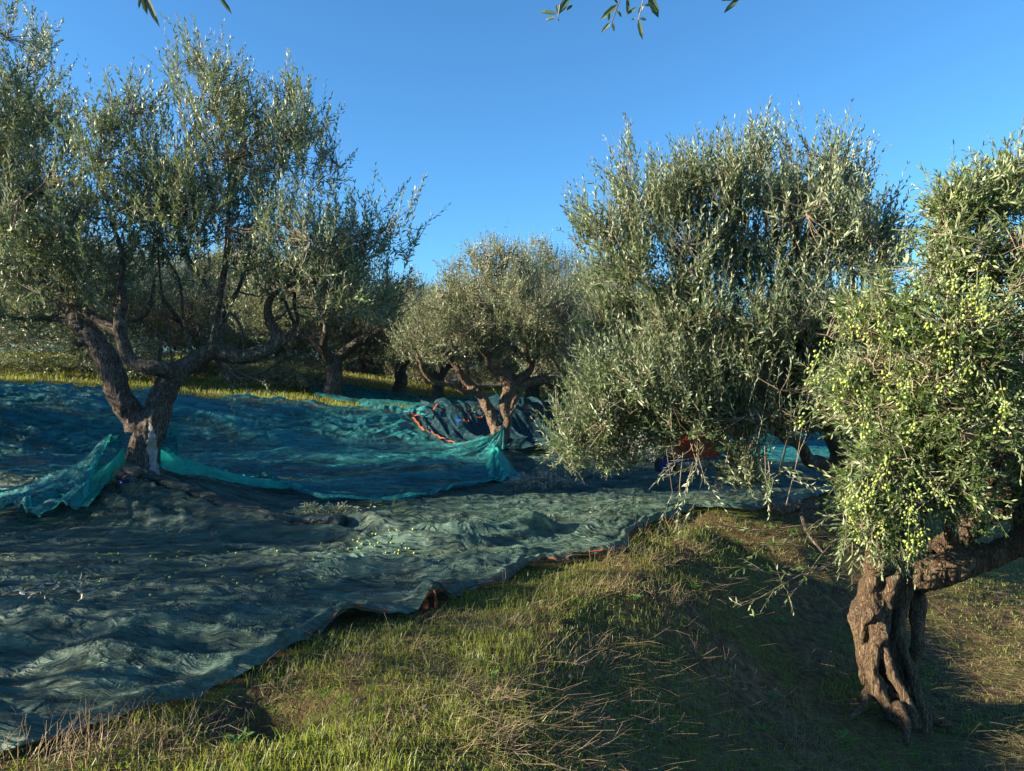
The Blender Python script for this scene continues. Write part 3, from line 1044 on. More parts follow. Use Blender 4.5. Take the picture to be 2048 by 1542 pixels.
# ------------------------------------------------------------------ olive behind the fruiting one, on the terrace edge
def build_edge_tree():
    d = 7.1
    g = P(1700, 1000, d)
    root = thing('olive_tree', 'tall bushy olive tree at the terrace edge with a crooked bare low limb', 'olive tree', g)
    L = [
        [(1722, 1030, d, 40), (1708, 985, d, 32), (1694, 950, d, 27), (1684, 910, d, 24)],
        [(1702, 985, d, 20), (1672, 955, 7.05, 15), (1642, 925, d, 14), (1618, 922, 6.95, 13), (1592, 885, 6.9, 11), (1562, 872, 6.8, 8), (1530, 800, 6.75, 7), (1480, 700, 6.7, 6), (1400, 600, 6.7, 5), (1320, 460, 6.7, 3)],
        [(1690, 930, d, 20), (1660, 850, 7.1, 16), (1620, 750, 7, 12), (1580, 640, 7, 9), (1555, 500, 7, 6), (1540, 380, 7, 3)],
        [(1692, 920, 7.15, 18), (1712, 830, 7.2, 13), (1712, 700, 7.2, 9), (1705, 560, 7.2, 6), (1690, 420, 7.2, 3)],
        [(1590, 690, 7, 7), (1480, 560, 6.9, 5), (1430, 420, 6.9, 3)],
        [(1560, 872, 6.8, 6), (1470, 830, 6.6, 5), (1360, 790, 6.5, 4), (1240, 800, 6.5, 3)],
        [(1700, 1000, 7, 12), (1620, 1010, 6.8, 10), (1560, 1018, 6.7, 12), (1530, 1000, 6.6, 7)],
        [(1600, 1000, 6.8, 5), (1612, 1060, 6.5, 4), (1650, 1110, 6.3, 3)],
        [(1480, 700, 6.7, 4), (1380, 640, 6.6, 4), (1280, 560, 6.6, 3), (1200, 470, 6.6, 2)],
    ]
    paths = limbs_px(L)
    link('trunk', make_trunk(paths, 0.013, [M_BARK], 0.12, 25, g), root)
    B = blobs_px([
        (1250, 345, 6.7, 36, 60, .35, 1.0), (1300, 430, 6.75, 70, 70, .5, 1), (1205, 455, 6.6, 70, 38, .4, .95), (1330, 540, 6.7, 120, 80, .8, .8), (1230, 540, 6.65, 60, 60, .5, .55), (1350, 400, 6.8, 60, 60, .5, .9), (1420, 395, 6.9, 85, 75, .7, 1), (1510, 370, 7, 75, 85, .7, 1),
        (1615, 345, 7, 62, 70, .6, 1), (1680, 390, 7.1, 50, 65, .5, 1), (1735, 450, 7.1, 40, 60, .5, 1), (1570, 480, 6.9, 170, 100, 1.0, .9), (1690, 540, 7.1, 90, 90, .8, .9), (1480, 640, 6.8, 220, 80, 1.1, .75),
        (1310, 640, 6.7, 90, 60, .7, .6), (1300, 760, 6.6, 150, 80, .9, 1.05), (1200, 820, 6.6, 80, 50, .5, 1), (1500, 770, 6.6, 150, 90, .9, 1.1), (1640, 720, 6.9, 120, 120, .9, 1.1), (1380, 850, 6.4, 100, 35, .5, .9),
        (1540, 840, 6.3, 80, 45, .4, .5), (1670, 820, 6.8, 80, 50, .7, .8), (1440, 800, 6.2, 80, 60, .3, .7), (1185, 870, 6.6, 75, 60, .5, 1.2), (1290, 885, 6.6, 70, 45, .4, 1.0), (1490, 910, 6.4, 80, 60, .3, 1.2),  (1140, 900, 6.5, 45, 35, .3, 1.0), (1235, 925, 6.5, 60, 25, .3, 1.0), (1560, 900, 6.4, 50, 50, .25, 1.0), (1210, 620, 6.9, 60, 60, .5, .7), (1600, 800, 6.6, 90, 60, .5, .8)])
    leaf, wood, nodes = grow(paths[1:], B, 250, 5400, 31, gap=0.50, gscale=3.0, up=0.9, out=0.6, rnd=0.38, slen=(0.26, 0.56), pairs=12, leafL=0.068, extra=True, centre=P(1560, 760, 7), link_max=0.9, detail=2, wr=0.25, sec_r=0.009)
    # hanging sprays with fruit in front
    b0 = np.array([P(x, y, z) for x, y, z in [(1350, 930, 6.1), (1380, 950, 6.1), (1395, 930, 6.1), (1370, 985, 6.0), (1360, 960, 6.05), (1410, 960, 6.1), (1345, 985, 6.0), (1390, 1005, 6.0),
                                             (1150, 870, 6.4), (1180, 880, 6.4), (1130, 880, 6.4), (1200, 860, 6.4), (1160, 850, 6.4), (1500, 900, 6.1), (1480, 920, 6.1), (1520, 930, 6.1), (1490, 880, 6.1),
                                             (1560, 930, 6.0), (1540, 950, 6.0), (1380, 900, 6.1), (1360, 890, 6.1)]])
    n = len(b0)
    b0 = np.concatenate([b0, b0[8:] + RNG.normal(0, .1, b0[8:].shape)])
    n = len(b0)
    shoots(leaf, wood, b0, np.tile([[-0.1, 0, -0.4]], (n, 1)) + RNG.normal(0, .5, (n, 3)), 0.3, 10, 0.062, np.array([0, 0, -0.1]), 0)
    tubes(wood, b0 + np.array([0.05, 0.1, 0.28]) + RNG.normal(0, .08, (n, 3)), b0, 0.003, 0.0025)
    # upright thin shoots in front of the crown
    b1 = np.array([P(x, y, z) for x, y, z in [(1500, 800, 6.0), (1520, 860, 6), (1590, 820, 6), (1470, 830, 6), (1555, 760, 6.1), (1370, 760, 6.2), (1345, 800, 6.2), (1620, 780, 6.1), (1430, 760, 6.1), (1600, 900, 6)]])
    shoots(leaf, wood, b1, np.tile([[0.05, 0, 1.0]], (len(b1), 1)) + RNG.normal(0, .3, (len(b1), 3)), 0.5, 13, 0.06, np.array([0, 0, 0.1]), 0)
    tubes(wood, b1 - np.array([0, -.3, .5]), b1, 0.006, 0.003)
    finish_tree(root, leaf, wood, M_LEAF, g)
    return nodes


# ------------------------------------------------------------------ the fruiting olive on the lower bank
def ellipsoids(acc, C, R, D, a, nu=7, nv=5):
    """egg-shaped fruit; C centres, R radius, D long axis"""
    n = len(C)
    D = unit(D)
    U, W = frame_of(D)
    ph = np.linspace(0, np.pi, nv + 2)[1:-1]
    th = np.arange(nu) * 2 * np.pi / nu
    ring = np.array([[math.sin(p) * math.cos(t), math.sin(p) * math.sin(t), math.cos(p) * 1.28] for p in ph for t in th] + [[0, 0, 1.28], [0, 0, -1.28]])
    V = C[:, None] + R[:, None, None] * (U[:, None] * ring[None, :, 0:1] + W[:, None] * ring[None, :, 1:2] + D[:, None] * ring[None, :, 2:3])
    m = len(ring)
    q = np.array([[i * nu + k, (i + 1) * nu + k, (i + 1) * nu + (k + 1) % nu, i * nu + (k + 1) % nu] for i in range(nv - 1) for k in range(nu)])
    t3 = np.array([[nv * nu, k, (k + 1) % nu] for k in range(nu)] + [[nv * nu + 1, (nv - 1) * nu + (k + 1) % nu, (nv - 1) * nu + k] for k in range(nu)])
    b = (np.arange(n) * m)[:, None, None]
    acc.add(V, [(b + q[None]).reshape(-1, 4), (b + t3[None]).reshape(-1, 3)], np.repeat(a, m))


def fruit_string(p0, length, n, sway, down=1.0):
    """a hanging twig thick with olives"""
    acc, w = Acc(), Acc()
    t = np.linspace(0, 1, 7)
    pts = p0 + np.stack([sway[0] * t ** 1.5, sway[1] * t ** 1.5, -down * length * t + 0.1 * length * t * (1 - t)], 1)
    path_tube(acc, pts, np.linspace(0.0013, 0.0008, 7), 4, False)
    tt = RNG.random(n) ** 0.8
    base = np.stack([np.interp(tt, t, pts[:, k]) for k in range(3)], 1)
    off = RNG.normal(0, 1, (n, 3))
    off[:, 2] = -np.abs(off[:, 2]) * 0.7
    off = unit(off) * (0.014 + 0.022 * RNG.random((n, 1)))
    return acc, base, base + off


def build_fruiting_tree():
    global RNG
    d = 4.6
    g = P(1790, 1395, d)
    root = thing('olive_tree', 'old olive tree with twisted fluted trunk and hanging strings of green olives', 'olive tree', g)
    L = [
        # fluted trunk: several strands twisting into one
        [(1812, 1440, 4.66, 44), (1796, 1380, 4.66, 34), (1782, 1300, 4.66, 26), (1772, 1230, 4.66, 26), (1772, 1170, 4.64, 30), (1785, 1120, 4.62, 30)],
        [(1800, 1452, 4.48, 17), (1768, 1390, 4.48, 15), (1748, 1340, 4.50, 14), (1742, 1290, 4.52, 15), (1752, 1240, 4.53, 17), (1758, 1190, 4.54, 19), (1752, 1140, 4.55, 21), (1748, 1085, 4.58, 17)],
        [(1738, 1370, 4.62, 11), (1730, 1320, 4.60, 13), (1724, 1270, 4.58, 17), (1722, 1225, 4.56, 23), (1726, 1195, 4.56, 21), (1740, 1150, 4.56, 16)],
        [(1835, 1455, 4.44, 14), (1806, 1395, 4.46, 12), (1784, 1335, 4.49, 11), (1772, 1280, 4.52, 12), (1772, 1225, 4.54, 13), (1784, 1170, 4.54, 16), (1798, 1130, 4.54, 17)],
        [(1860, 1470, 4.52, 12), (1838, 1405, 4.53, 11), (1820, 1340, 4.55, 12), (1808, 1280, 4.56, 12), (1806, 1225, 4.57, 13), (1812, 1170, 4.58, 17)],
        [(1752, 1370, 4.52, 14), (1728, 1405, 4.45, 11), (1700, 1435, 4.35, 7)],
        [(1795, 1410, 4.44, 14), (1808, 1450, 4.32, 10), (1812, 1490, 4.2, 6)],
        [(1848, 1420, 4.6, 13), (1885, 1445, 4.62, 10), (1925, 1462, 4.64, 6)],
        [(1700, 1222, 4.55, 8), (1722, 1220, 4.54, 24), (1748, 1222, 4.54, 14)],
        [(1735, 1120, 4.52, 16), (1752, 1125, 4.50, 22), (1772, 1135, 4.52, 18)],
        [(1757, 1285, 4.50, 12), (1762, 1270, 4.48, 18), (1768, 1250, 4.5, 12)],
        [(1845, 1440, 4.72, 16), (1828, 1380, 4.72, 15), (1822, 1310, 4.70, 14), (1828, 1250, 4.68, 14), (1832, 1190, 4.66, 20)],
        [(1808, 1150, 4.6, 32), (1860, 1146, 4.6, 33), (1915, 1125, 4.6, 32), (1970, 1108, 4.6, 29), (2020, 1078, 4.58, 25), (2060, 1020, 4.55, 24), (2120, 950, 4.5, 20), (2180, 850, 4.5, 14)],
        [(1820, 1130, 4.65, 28), (1880, 1105, 4.75, 26), (1930, 1060, 4.8, 25), (1985, 1000, 4.85, 23), (2050, 955, 4.85, 21), (2120, 890, 4.9, 17), (2150, 760, 4.9, 10), (2120, 600, 4.9, 6)],
        [(1900, 1110, 4.6, 13), (1897, 1060, 4.55, 14), (1905, 1010, 4.5, 12), (1890, 950, 4.45, 8), (1880, 850, 4.4, 6), (1900, 700, 4.4, 5), (1930, 560, 4.5, 4), (1960, 430, 4.5, 3)],
        [(1970, 1010, 4.8, 12), (1985, 955, 4.6, 10), (2003, 915, 4.5, 9), (2040, 908, 4.45, 8), (2080, 850, 4.4, 6), (2060, 700, 4.4, 4), (2030, 500, 4.5, 3)],
        [(1760, 1120, 4.55, 14), (1745, 1060, 4.5, 10), (1760, 960, 4.4, 8), (1780, 850, 4.35, 6), (1760, 700, 4.4, 4)],
        [(1880, 900, 4.4, 6), (1810, 820, 4.3, 4), (1740, 720, 4.3, 3)],
    ]
    paths = limbs_px(L, 6, 0.92)
    link('trunk', make_trunk(paths, 0.009, [M_BARK_OLD], 0.24, 35, g, 1.1, 0.010), root)
    B = blobs_px([
        (1960, 400, 4.55, 90, 50, .3, 1), (2020, 350, 4.6, 34, 60, .2, 1), (1890, 430, 4.5, 34, 60, .2, .7), (2090, 430, 4.6, 80, 80, .3, .8), (1860, 520, 4.45, 80, 60, .4, 1), (1985, 540, 4.45, 110, 90, .5, 1),
        (1745, 640, 4.5, 80, 60, .45, .8), (1690, 690, 4.6, 50, 80, .35, .6), (1860, 690, 4.35, 170, 110, .6, 1), (2040, 700, 4.4, 110, 130, .6, 1), (1775, 810, 4.35, 95, 100, .5, .9), (1920, 850, 4.3, 140, 100, .5, 1),
        (1790, 950, 4.25, 100, 80, .35, 1), (1900, 960, 4.25, 90, 60, .3, .8), (1770, 1040, 4.2, 80, 60, .22, .8), (2100, 950, 4.5, 80, 150, .5, .7)])
    leaf, wood, nodes = grow(paths[6:], B, 190, 3700, 41, gap=0.48, gscale=4.0, up=0.35, out=0.6, rnd=0.6, slen=(0.16, 0.36), pairs=9, leafL=0.060, detail=2, centre=P(1900, 850, 4.6), link_max=0.8, bend_up=-0.05, drop=0.2)
    # long upright shoots at the top and thin trailing twigs over the bank
    top = np.array([P(x, y, 4.55) for x, y in [(1878, 420), (1905, 400), (1935, 390), (2015, 350), (2030, 330), (2040, 400), (1960, 400), (1990, 390), (1862, 520), (1985, 420)]])
    shoots(leaf, wood, top, np.tile([[0.05, 0, 1]], (len(top), 1)) + RNG.normal(0, .22, (len(top), 3)), 0.25, 11, 0.05, np.array([0, 0, 0.05]), 1)
    tubes(wood, top - np.array([0, 0, 0.3]), top, 0.005, 0.003)
    tr = [[(1700, 1090, 4.2), (1640, 1140, 4.1), (1560, 1150, 4.05), (1480, 1125, 4.0)], [(1690, 1120, 4.2), (1600, 1150, 4.0), (1520, 1195, 3.9), (1475, 1215, 3.85)],
          [(1730, 1060, 4.3), (1620, 1050, 4.2), (1520, 1060, 4.15), (1440, 1050, 4.1)], [(1720, 1010, 4.3), (1640, 1040, 4.2), (1580, 1085, 4.1), (1520, 1090, 4.05)], [(1690, 950, 4.4), (1640, 960, 4.3), (1580, 940, 4.2), (1540, 960, 4.15)],
          [(1740, 1040, 4.3), (1660, 1090, 4.2), (1590, 1180, 4.0), (1560, 1165, 3.95)]]
    for l in tr:
        pts = catmull(np.array([P(*q) for q in l]), 5)
        tubes(wood, pts[:-1], pts[1:], 0.0035, 0.003)
        k = np.arange(4, len(pts) - 1, 2)
        shoots(leaf, wood, pts[k], (pts[k + 1] - pts[k]) * 20 + RNG.normal(0, .5, (len(k), 3)), 0.14, 4, 0.045, np.array([0, 0, -0.05]), 1, 0.3)
    k = 130
    hb = np.array([P(1680 + 190 * RNG.random(), 900 + 190 * RNG.random(), 4.0 + 0.4 * RNG.random()) for _ in range(k)])
    shoots(leaf, wood, hb, np.tile([[0, 0, -1.0]], (k, 1)) + RNG.normal(0, .35, (k, 3)), 0.12 + 0.14 * RNG.random(k), 7, 0.055, np.array([0, 0, -0.05]), 1, 0.2)
    finish_tree(root, leaf, wood, M_LEAF_FRUIT, g)
    # fruit: the hanging strings one by one, the rest of the crop together
    spots = []
    for i in range(17):
        spots.append((1690 + 165 * RNG.random(), 925 + 150 * RNG.random(), 3.86 + 0.2 * RNG.random(), 0.12 + 0.16 * RNG.random()))
    for i in range(8):
        spots.append((1935 + 50 * RNG.random(), 985 + 50 * RNG.random(), 4.1 + .1 * RNG.random(), 0.16 + 0.06 * RNG.random()))
    for (x, y) in [(1640, 700), (1655, 730), (1672, 745), (1720, 770), (1735, 800), (1700, 720), (1770, 720), (1765, 770), (1860, 640), (1893, 640), (1900, 690), (1880, 760), (1940, 720), (1960, 600),
                   (1930, 560), (1900, 540), (1955, 530), (1985, 560), (1925, 590), (1840, 560), (1860, 590), (1690, 620), (1720, 600), (1750, 610), (1975, 520), (2000, 600), (1640, 800), (1820, 740), (1800, 640), (2010, 800), (2000, 760), (1830, 830), (1780, 900)]:
        spots.append((x, y, 3.62 + 0.15 * RNG.random(), 0.1 + 0.14 * RNG.random()))
    for (x, y, z, ln) in spots:
        acc, b, c = fruit_string(P(x, y, z), ln * 0.8, int(7 + ln * 50), RNG.normal(0, 0.05, 2))
        ellipsoids(acc, c, 0.0056 + 0.0020 * RNG.random(len(c)), (c - b) + np.array([0, 0, -0.012]), 0.15 + 0.85 * RNG.random(len(c)))
        link('olive_string', acc.mesh('olive_string', [M_OLIVE], True, g), root)
    pts, _ = sample_blobs(B, 260, 77)
    C, D_ = [], []
    for p in pts:
        k = 2 + int(RNG.random() * 5)
        C.append(p + RNG.normal(0, 0.022, (k, 3)))
    C = np.concatenate(C)
    acc = Acc()
    ellipsoids(acc, C, 0.0056 + 0.0020 * RNG.random(len(C)), np.array([[0, 0, -1.0]]) + RNG.normal(0, 0.3, (len(C), 3)), RNG.random(len(C)), 6, 4)
    link('olives', acc.mesh('olives', [M_OLIVE], True, g), root, kind='stuff')


# ------------------------------------------------------------------ the olive whose leaves hang over the camera, and the grove behind
def build_template(name, seed, height=4.4, spread=2.3, n_shoot=900, leafL=0.075, n_sec=70, lmat=None, trunk_r=0.145, low=0.0, pairs=7, gap=0.44, voxel=0.03):
    """one olive of the grove at the world origin; returns its three meshes"""
    global RNG
    rng = np.random.default_rng(seed)
    fork = 0.75 + 0.35 * rng.random()
    paths = []
    base = np.array([[0.02, 0, -0.25], [0, 0, 0], [0.05, 0.02, 0.35], [0.02, 0.0, fork]])
    paths.append((catmull(base, 5), np.linspace(trunk_r * 1.5, trunk_r, 16)))
    k = 4 + int(rng.random() * 2)
    for i in range(k):
        a = i * 2 * math.pi / k + rng.normal(0, 0.3)
        rr = spread * (0.45 + 0.3 * rng.random())
        h1 = fork + (0.35 + 0.4 * rng.random())
        q = np.array([[0, 0, fork - 0.15], [rr * .35 * math.cos(a), rr * .35 * math.sin(a), h1 - 0.2], [rr * .8 * math.cos(a + .2), rr * .8 * math.sin(a + .2), h1 + 0.15],
                      [rr * math.cos(a), rr * math.sin(a), h1 + 0.8], [rr * 1.1 * math.cos(a - .2), rr * 1.1 * math.sin(a - .2), height * 0.7]])
        q = catmull(q, 5)
        paths.append((q, np.linspace(trunk_r * 0.62, 0.03, len(q))))
    me_t = make_trunk(paths, voxel, [M_BARK], 0.12, seed)
    blobs = []
    if low:
        for i in range(9):
            a = i * 0.698 + rng.normal(0, .3)
            blobs.append((np.array([spread * .6 * math.cos(a), spread * .6 * math.sin(a), 0.75 + .3 * rng.random()]), np.array([spread * .45, spread * .45, 0.8]), 1.0))
    for i in range(9):
        a = i * 2 * math.pi / 9 + rng.normal(0, .3)
        r = spread * (0.42 + 0.25 * rng.random())
        z = height * (0.42 + 0.22 * rng.random())
        blobs.append((np.array([r * math.cos(a), r * math.sin(a), z]), np.array([spread * .42, spread * .42, height * .2]), 1.0))
    for i in range(5):
        a = rng.random() * 6.28
        r = spread * 0.4 * rng.random()
        z = height * (0.66 + 0.18 * rng.random())
        blobs.append((np.array([r * math.cos(a), r * math.sin(a), z]), np.array([spread * .3, spread * .3, height * .17]), 1.0))
    leaf, wood, _ = grow(paths[1:], blobs, n_sec, n_shoot, seed, gap=gap, up=0.8, out=0.5, rnd=0.5, slen=(0.25, 0.5), pairs=pairs, leafL=leafL, centre=(0, 0, height * .4), link_max=1.2, wr=0.29, sides=3)
    return me_t, wood.mesh('branches', [M_TWIG]), leaf.mesh('crown', [lmat or M_LEAF_FAR], False)


def place_tree(tpl, x, y, rz, s, label, group, dz=0.0):
    z = float(H(x, y)) + dz
    r = thing('olive_tree', label, 'olive tree', (x, y, z), rz, group)
    r.scale = (s, s, s)
    link('trunk', tpl[0], r)
    link('branches', tpl[1], r)
    link('crown', tpl[2], r)
    return r


def build_grove():
    T1 = build_template('a', 101, 4.3, 2.2, 3000, 0.078, lmat=M_LEAF_FAR)
    T2 = build_template('b', 202, 3.6, 2.3, 3000, 0.078, trunk_r=0.16, lmat=M_LEAF_FAR)
    T3 = build_template('c', 303, 4.6, 2.0, 3000, 0.078, lmat=M_LEAF)
    TL = build_template('d', 505, 4.0, 2.5, 3600, 0.085, lmat=M_LEAF_FAR, low=1.0)
    g1 = 'olive trees on the terrace above the nets'
    rows = [
        # px, depth, scale, template, rotation, label
        (665, 15.6, 1.0, T2, 1.1, 'olive tree with rutted dark trunk on the bank top right of the forked tree'),
        (800, 19.0, 0.9, T2, 2.0, 'olive tree with low crooked dark limbs beyond the flat net on the upper terrace'),
        (878, 16.8, 0.78, T2, 4.1, 'olive tree whose short dark trunk shows left of the middle tree'),
        (1068, 17.6, 0.98, T1, 3.0, 'olive tree whose trunk shows just right of the middle tree at the bank top'),
        (1180, 14.5, 0.86, T3, 1.2, 'olive tree right of the middle tree with a pointed crown against the sky'),
        (560, 19.5, 1.0, TL, 5.2, 'olive tree seen through the forked tree, left of the soil mound'),
        (400, 18.0, 0.80, TL, 0.9, 'olive tree seen through the gap of the forked trunk, above the grass strip'),
        (175, 15.5, 0.85, T2, 2.7, 'olive tree behind the forked trunk beside the cut branches'),
        (-20, 17.5, 1.15, TL, 1.7, 'olive tree at the left edge behind the heap of cut branches'),
        (1290, 17.0, 0.80, TL, 5.9, 'olive tree behind the branch heap, hidden low in shade'),
        (1420, 15.5, 0.70, TL, 3.6, 'sunlit low olive tree behind the red barrow'),
    ]
    for px, d, s, t, rz, lab in rows:
        place_tree(t, (px - 1024) / FPX * d, d, rz, s, lab, g1)
    g2 = 'distant olive trees closing the view'
    rr = random.Random(5)
    for i, (px, d, where) in enumerate([(-60, 26, 'at the left edge behind the long branch heap'), (150, 24, 'above the long branch heap, left of the forked trunk'), (300, 28, 'seen between the two main limbs of the forked tree'),
                                        (440, 25, 'seen under the right limb of the forked tree'), (560, 30, 'just left of the rutted trunk on the bank top'), (720, 25, 'just right of the rutted trunk on the bank top'),
                                        (830, 27, 'between the low crooked tree and the middle tree'), (930, 24, 'behind the left limb of the middle tree'), (1030, 30, 'directly behind the crown of the middle tree'),
                                        (1130, 26, 'just right of the crown of the middle tree'), (1250, 24, 'behind the large grey silver branch heap'), (1400, 26, 'further back behind the red barrow'),
                                        (1560, 25, 'behind the crooked bare low limb'), (1720, 25, 'behind the left side of the fruiting tree'), (1880, 23, 'above the thick right limb of the fruiting tree'), (2040, 22, 'at the right edge behind the fruiting tree')]):
        place_tree(TL, (px - 1024) / FPX * d, d, rr.random() * 6.28, 0.88 + 0.25 * rr.random() - (0.15 if px > 1250 else 0), 'far olive tree ' + where, g2)
    # the olives behind the camera: one overhangs the view with its twigs
    over = build_template('o', 404, 4.6, 2.4, 2200, 0.075, pairs=7, lmat=M_LEAF)
    x, y = -2.6, -1.2
    r = place_tree(over, x, y, 0.3, 1.0, 'olive tree beside the camera whose dark leaf sprays hang into the top of view', None)
    r.name = 'overhanging_olive_tree'
    leaf, wood = Acc(), Acc()
    sp = [((1120, 2, 1.35), (-0.3, 0, -.5)), ((1220, 10, 1.3), (-.25, 0, -1)), ((1285, 6, 1.3), (.0, 0, -1)), ((1300, -20, 1.25), (0.1, 0, -1)), ((1262, -30, 1.3), (-.1, 0, -1)), ((1480, -18, 1.3), (-.2, 0, -.8)), ((296, -10, 1.2), (0.3, 0, -1)), ((286, -25, 1.2), (0.1, 0, -1)), ((438, -22, 1.2), (.35, 0, -1)), ((1110, -20, 1.3), (.2, 0, -1))]
    def lf(px, py, qx, qy, w, dd):
        a, b = P(px, py, dd), P(qx, qy, dd + 0.01)
        L = np.linalg.norm(b - a)
        leaf_geo(leaf, a[None], (b - a)[None], np.array([[0.25 * RNG.normal(), -1, 0.2]]), L, w / FPX * dd, 1, np.array([0.2]))
    for (a, b, c, d_, w) in [(1115, 28, 1078, 22, 11), (1112, 35, 1089, 40, 8), (1118, 28, 1140, -8, 14), (1118, 30, 1112, 6, 6), (1134, 22, 1145, 8, 8), (1116, 36, 1117, 42, 5),
                             (1236, 8, 1200, 40, 12), (1234, 22, 1244, 34, 8), (1222, 44, 1202, 66, 8), (1223, 44, 1230, 64, 8), (1235, 8, 1226, -6, 9), (1219, 24, 1217, 42, 6),
                             (1256, -8, 1255, 31, 8), (1274, 14, 1251, 30, 7), (1298, -12, 1317, 36, 17), (1277, 38, 1285, 80, 10), (1280, 38, 1294, 38, 9), (1288, 8, 1276, 26, 7), (1276, 38, 1262, 38, 6), (1290, 12, 1302, 8, 8),
                             (1480, -6, 1447, 26, 11), (1468, 0, 1440, 1, 4), (290, -12, 318, 54, 12), (284, -12, 294, 30, 11), (282, -10, 277, 18, 6), (438, -8, 464, 28, 9)]:
        lf(a, b, c, d_, w, 1.3)
    for l in [[(1140, -30), (1120, 10), (1116, 34)], [(1248, -30), (1236, 10), (1224, 44)], [(1292, -30), (1284, 10), (1277, 40)], [(1300, -30), (1296, -10)], [(1490, -30), (1478, -6)], [(280, -40), (288, -10)], [(430, -40), (438, -8)]]:
        pts = np.array([P(a, b, 1.3) for a, b in l])
        tubes(wood, pts[:-1], pts[1:], 0.0011, 0.0009, 5)
        # the twig runs up and back to the tree's branches
        up = catmull(np.array([pts[0], pts[0] + np.array([0.05, -0.25, 0.18]), pts[0] + np.array([(x - pts[0][0]) * .35, -1.2, .75]), np.array([x - 0.4, y + 1.6, 1.2])]), 5)
        tubes(wood, up[:-1], up[1:], np.linspace(.0012, .008, len(up) - 1), np.linspace(.0018, .009, len(up) - 1), 5)
    org = np.array([0, 0, 0])
    o1 = link('leaf_sprays', leaf.mesh('leaf_sprays', [M_LEAF], False), r)
    o2 = link('twigs', wood.mesh('twigs', [M_TWIG]), r)
    for o in (o1, o2):
        o.matrix_parent_inverse = (r.matrix_basis).inverted()
    g3 = 'olive trees of the grove behind the camera'
    for i, (x, y, s, rz, t, lab) in enumerate([(-8.58, 7.03, 0.95, 1.0, T1, 'left of the view, nearest the forked tree'),                                                (-5.94, 3.08, 0.55, 2.2, TL, 'small and bushy, left of the view'), (-7.4, 4.8, 0.6, 0.7, TL, 'small and bushy, further left of the view'), (-9.3, 9.95, 0.75, 3.3, TL, 'left of the view at the foot of the bank'), (-11.6, 11.4, 0.72, 1.3, TL, 'left of the view on the bank')]):
        place_tree(t, x, y, rz, s, 'olive tree of the grove, ' + lab, g3)


build_left_tree()
build_middle_tree()
EDGE_NODES = build_edge_tree()
build_fruiting_tree()
build_grove()


# ------------------------------------------------------------------ nets
def ruled(near, far, nu, nv):
    """plan positions between two edges given as plan polylines"""
    def par(pl, n):
        pl = catmull(np.array([[a, b, 0] for a, b in pl], float), 8)
        s = np.concatenate([[0], np.cumsum(np.linalg.norm(np.diff(pl, axis=0), axis=1))])
        t = np.linspace(0, s[-1], n)
        return np.interp(t, s, pl[:, 0]), np.interp(t, s, pl[:, 1])
    ax, ay = par(near, nu)
    bx, by = par(far, nu)
    v = np.linspace(0, 1, nv)[:, None]
    return ax[None] * (1 - v) + bx[None] * v, ay[None] * (1 - v) + by[None] * v, np.broadcast_to(np.linspace(0, 1, nu)[None], (nv, nu)), np.broadcast_to(v, (nv, nu))


def ridges(u, v, seed, octv=3):
    """soft valleys with narrow crests, the way slack netting folds"""
    u = u + 0.55 * fbm2(u * 0.6 + 5, v * 0.5, 2, seed + 200)
    v = v + 0.40 * fbm2(u * 0.9, v * 0.6 + 3, 2, seed + 201)
    c, s_ = math.cos(0.31), math.sin(0.31)
    n = fbm2(u * c + v * s_, v * c - u * s_ * 0.5, 2, seed, 0.32)
    return np.clip(1 - np.abs(n) * 2.6, 0, 1) ** 1.6


def crease(u, v, seed, width=5.0, warp=0.5):
    """long thin creases running along u"""
    u = u + 3.7 * seed
    v = v + warp * fbm2(u * 0.55, v * 0.35, 3, seed + 300) + 0.12 * fbm2(u * 2.1, v * 0.8, 2, seed + 301)
    n = fbm2(u * 0.45 + v * 0.13, v, 2, seed, 0.3)
    amp = sstep(0.5 + 1.6 * fbm2(u * 0.5 + 9, v * 0.5, 2, seed + 302))
    return np.clip(1 - np.abs(n) * width, 0, 1) ** 1.3 * (0.25 + 0.75 * amp)


def folds(X, Y):
    """slack netting: broad swells under long thin creases that waver across the view"""
    wy = Y - 0.12 * X
    sw = fbm2(X * 0.55, wy * 1.5, 3, 53) * 0.5 + 0.5
    a = crease(X * 1.0, wy * 2.6, 61, 3.4)
    b = crease(X * 1.6 + 0.4 * Y, wy * 5.2 + 0.5 * X, 62, 3.2)
    c = crease(X * 2.2, wy * 9.5 - 0.6 * X, 63, 3.0, 0.8)
    d = crease(X * 4.0, wy * 18 + 1.2 * X, 64, 2.8, 1.0)
    e = crease(X * 1.3, wy * 13 - 2.0 * X, 65, 3.6, 1.2)
    folds.gather = np.clip(0.5 * a + 0.7 * b + 0.8 * c + 0.5 * d + 0.8 * e, 0, 1) ** 1.4
    return 0.038 * sw + 0.070 * a + 0.055 * b + 0.032 * c + 0.014 * d + 0.024 * e + 0.006 * fbm2(X * 11, Y * 20, 2, 57)


def gpl(lst, dmin=1.5):
    return [tuple(G(px, py, dmin)[:2]) for px, py in lst]


